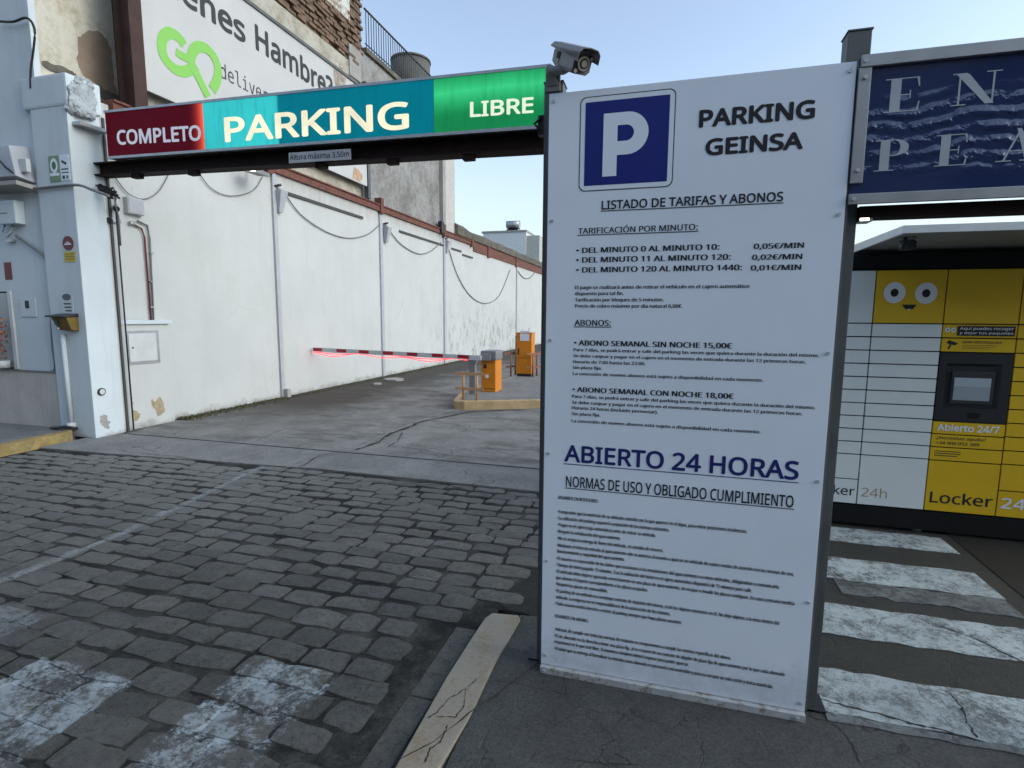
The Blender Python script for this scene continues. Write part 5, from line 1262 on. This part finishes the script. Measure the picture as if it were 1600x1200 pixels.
door(a, b, .795, .893, m_yellow, 'sign_strip'); door(a, b, .695, .795, m_yellow, 'sign_strip'); door(a, b, .592, .695, m_yellow, 'sign_strip'); door(a, b, .195, .592, m_yellow)
LP = LY - .006
# emblem on the top door
def zl(x, y): return at(1280 + x / 2.61, 390 + y / 2.61, 'y', LP)
for q in ((307, 176), (436, 178)):
    c = zl(*q); e = disc(c, .071, UX, .001, 32, .078).build('emblem_circle', m_print_white, face); disc(c, .026, UX, .002, 24, .030).build('emblem_dot', m_ink, face)
a_, b_ = zl(337, 223), zl(398, 225); zz = (a_.z + b_.z) / 2
MB().poly([(a_.x, LP - .001, zz), (b_.x, LP - .001, zz), (b_.x - .02, LP - .001, zz - .03), ((a_.x + b_.x) / 2, LP - .001, zz - .044), (a_.x + .02, LP - .001, zz - .03)], [(4, 3, 2, 1, 0)]).build('emblem_mouth', m_ink, face)
MB().poly([(a_.x + .035, LP - .0018, zz - .033), (b_.x - .035, LP - .0018, zz - .033), ((a_.x + b_.x) / 2, LP - .0018, zz - .044)], [(2, 1, 0)]).build('emblem_tongue', m_print_white, face)
def ltx(s, x0, z0, x1, ch, mat, bold=.02, nm='lettering'): return lettering(nm, s, (x0, LP, z0), (x1, LP, z0), ch, UX, mat, lk, bold, None, .001, 3)
a_, b_ = zl(168, 1000), zl(280, 1007)
ltx('24h', 1.525, .262, 1.700, .072, M('tan_print', (.36, .27, .14), .5, var=0), .0)
ltx('Locker', 1.16, .262, 1.478, .072, m_ink, .006)
ltx('Locker', 1.985, .262, 2.385, .085, m_ink, .01)
ltx('24h', 2.435, .262, 2.66, .08, m_print_white, .015)
ltx('Abierto 24/7', 1.985, .822, 2.372, .052, m_print_white, .028)
MB().box((2.045, LP - .0018, 1.533), (2.395, LP - .0005, 1.605)).build('black_label', m_ink, lk)
o = lettering('lettering', 'Aquí puedes recoger', (2.06, LP - .0018, 1.577), (2.385, LP - .0018, 1.577), .020, UX, m_print_white, lk, .01, None, .001, 2)
o = lettering('lettering', 'y dejar tus paquetes', (2.06, LP - .0018, 1.546), (2.385, LP - .0018, 1.546), .018, UX, m_print_white, lk, .01, None, .001, 2)
for x in (1.985, 2.022): disc((x, LP, 1.575), .015, UX, .001, 20, .017).build('emblem_circle', m_print_white, lk); disc((x, LP, 1.575), .006, UX, .002, 14).build('emblem_dot', m_ink, lk)
ltx('ZONA VIDEOVIGILADA', 2.085, 1.478, 2.325, .018, m_ink, .02)
for k in range(3): MB().box((2.085, LP - .001, 1.463 - k * .012), (2.30 - .02 * k, LP - .0003, 1.4655 - k * .012)).build('text_line', m_ink, lk)
MB().poly([(1.985, LP - .001, 1.478), (2.0, LP - .001, 1.50), (2.06, LP - .001, 1.478), (2.04, LP - .001, 1.462)], [(3, 2, 1, 0)]).build('camera_symbol', m_ink, lk)
MB().poly([(1.995, LP - .0012, 1.435), (2.008, LP - .0012, 1.435), (2.02, LP - .0012, 1.47), (2.008, LP - .0012, 1.47)], [(3, 2, 1, 0)]).build('camera_symbol', m_ink, lk)
ltx('¿Necesitas ayuda?', 1.985, .757, 2.30, .024, m_ink, .014); ltx('+34 900 052 389', 1.985, .717, 2.26, .024, m_ink, .02)
for k in range(3): MB().box((1.985, LP - .001, .662 - k * .017), (2.15 - .02 * (k == 2), LP - .0003, .668 - k * .017)).build('text_line', m_ink, lk)
# terminal with recessed screen
tm = MB(); x0, x1, z0, z1 = cols[3] + .004, cols[4] - .004, .897, 1.408
ix0, ix1, iz0, iz1 = 2.00, 2.345, 1.00, 1.33
fr = [(x0, LP, z0), (x1, LP, z0), (x1, LP, z1), (x0, LP, z1)]; inn = [(ix0, LP, iz0), (ix1, LP, iz0), (ix1, LP, iz1), (ix0, LP, iz1)]
bk = [(ix0 + .01, LP + .016, iz0 + .01), (ix1 - .03, LP + .016, iz0 + .01), (ix1 - .03, LP + .016, iz1 - .02), (ix0 + .01, LP + .016, iz1 - .02)]
tm.poly(fr + inn + bk, [(i, (i + 1) % 4, 4 + (i + 1) % 4, 4 + i) for i in range(4)] + [(4 + i, 4 + (i + 1) % 4, 8 + (i + 1) % 4, 8 + i) for i in range(4)] + [(8, 9, 10, 11)])
term = tm.build('terminal', m_black, lk, fix=False)
MB().box((2.045, LP + .002, 1.03), (2.31, LP + .0155, 1.27)).build('bezel', m_hood if False else M('bezel', (.03, .032, .036), .5), term, bevel=.004)
MB().box((2.062, LP - .001, 1.058), (2.288, LP + .0018, 1.225)).build('screen', M('touch_screen', (.30, .34, .37), .15, var=.08, ns=2, spec=.7), term)
MB().box((2.062, LP - .002, 1.160), (2.288, LP - .0012, 1.225)).build('screen_header', M('screen_top', (.38, .44, .48), .15, var=.05), term)
MB().box((2.17, LP - .002, .925), (2.24, LP - .0003, .965)).build('scanner', m_ldark, term)

# canopy above the locker
ca = thing('locker_canopy', (2.4, 4.2, 2.2), 'pale metal canopy over the parcel locker', 'canopy')
YCF = 3.95
q0 = at(1418, 352, 'y', YCF); q1 = at(1418, 364, 'y', YCF)
MB().box((q0.x, YCF, q1.z), (3.6, YCF + .02, q0.z)).build('fascia', m_canopy, ca)
MB().hexa([(q0.x + .001, YCF + .021, q1.z), (3.6, YCF + .021, q1.z), (3.6, 5.5, q1.z - .02), (q0.x + .001, 5.5, q1.z - .02)], [(q0.x + .001, YCF + .021, q0.z - .002), (3.6, YCF + .021, q0.z - .002), (3.6, 5.5, q0.z - .02), (q0.x + .001, 5.5, q0.z - .02)]).build('soffit', m_canunder, ca)
MB().hexa([(q0.x - .02, YCF, q1.z - .0), (q0.x, YCF, q1.z), (q0.x, 5.5, q1.z - .02), (q0.x - .02, 5.5, q1.z - .02)], [(q0.x - .02, YCF, q0.z), (q0.x, YCF, q0.z), (q0.x, 5.5, q0.z), (q0.x - .02, 5.5, q0.z)]).build('side_fascia', m_canopy, ca)
MB().box((2.2, 4.72 + .62, 0), (2.3, 5.48, 2.14)).build('support', m_alu, ca)
c = at(1418, 368, 'y', 4.15)
dc = thing('dome_camera', (c.x, 4.15, q1.z), 'black dome camera under the locker canopy', 'camera')
lump((c.x, 4.15, q1.z - .035), (.05, .05, .055), 21, m_black, 'dome', dc, 3); MB().tube([(c.x, 4.15, q1.z - .02), (c.x, 4.15, q1.z - .003)], .045, 16).build('base', m_camgrey, dc)

# unseen street front added behind the camera, to mirror in the navy sign
oh = thing('added_mirror_house', (2, -15, 0), 'unseen row of houses added across the street to mirror in the navy sign', 'building')
m_opp = M('mirror_house_render', (.24, .235, .22), .9, var=.2, bump=.2)
MB().box((-26, -15, 0), (30, -24, 11.0)).build('wall', m_opp, oh)
MB().box((-26.2, -14.8, 11.002), (30.2, -24, 11.3)).build('cornice', m_opp, oh)
for k in range(12):
    for z in (1.0, 4.4, 7.8):
        f = MB().box((-24 + k * 4.6, -14.97, z), (-22.6 + k * 4.6, -15.0, z + 2)).build('window', m_black, oh)
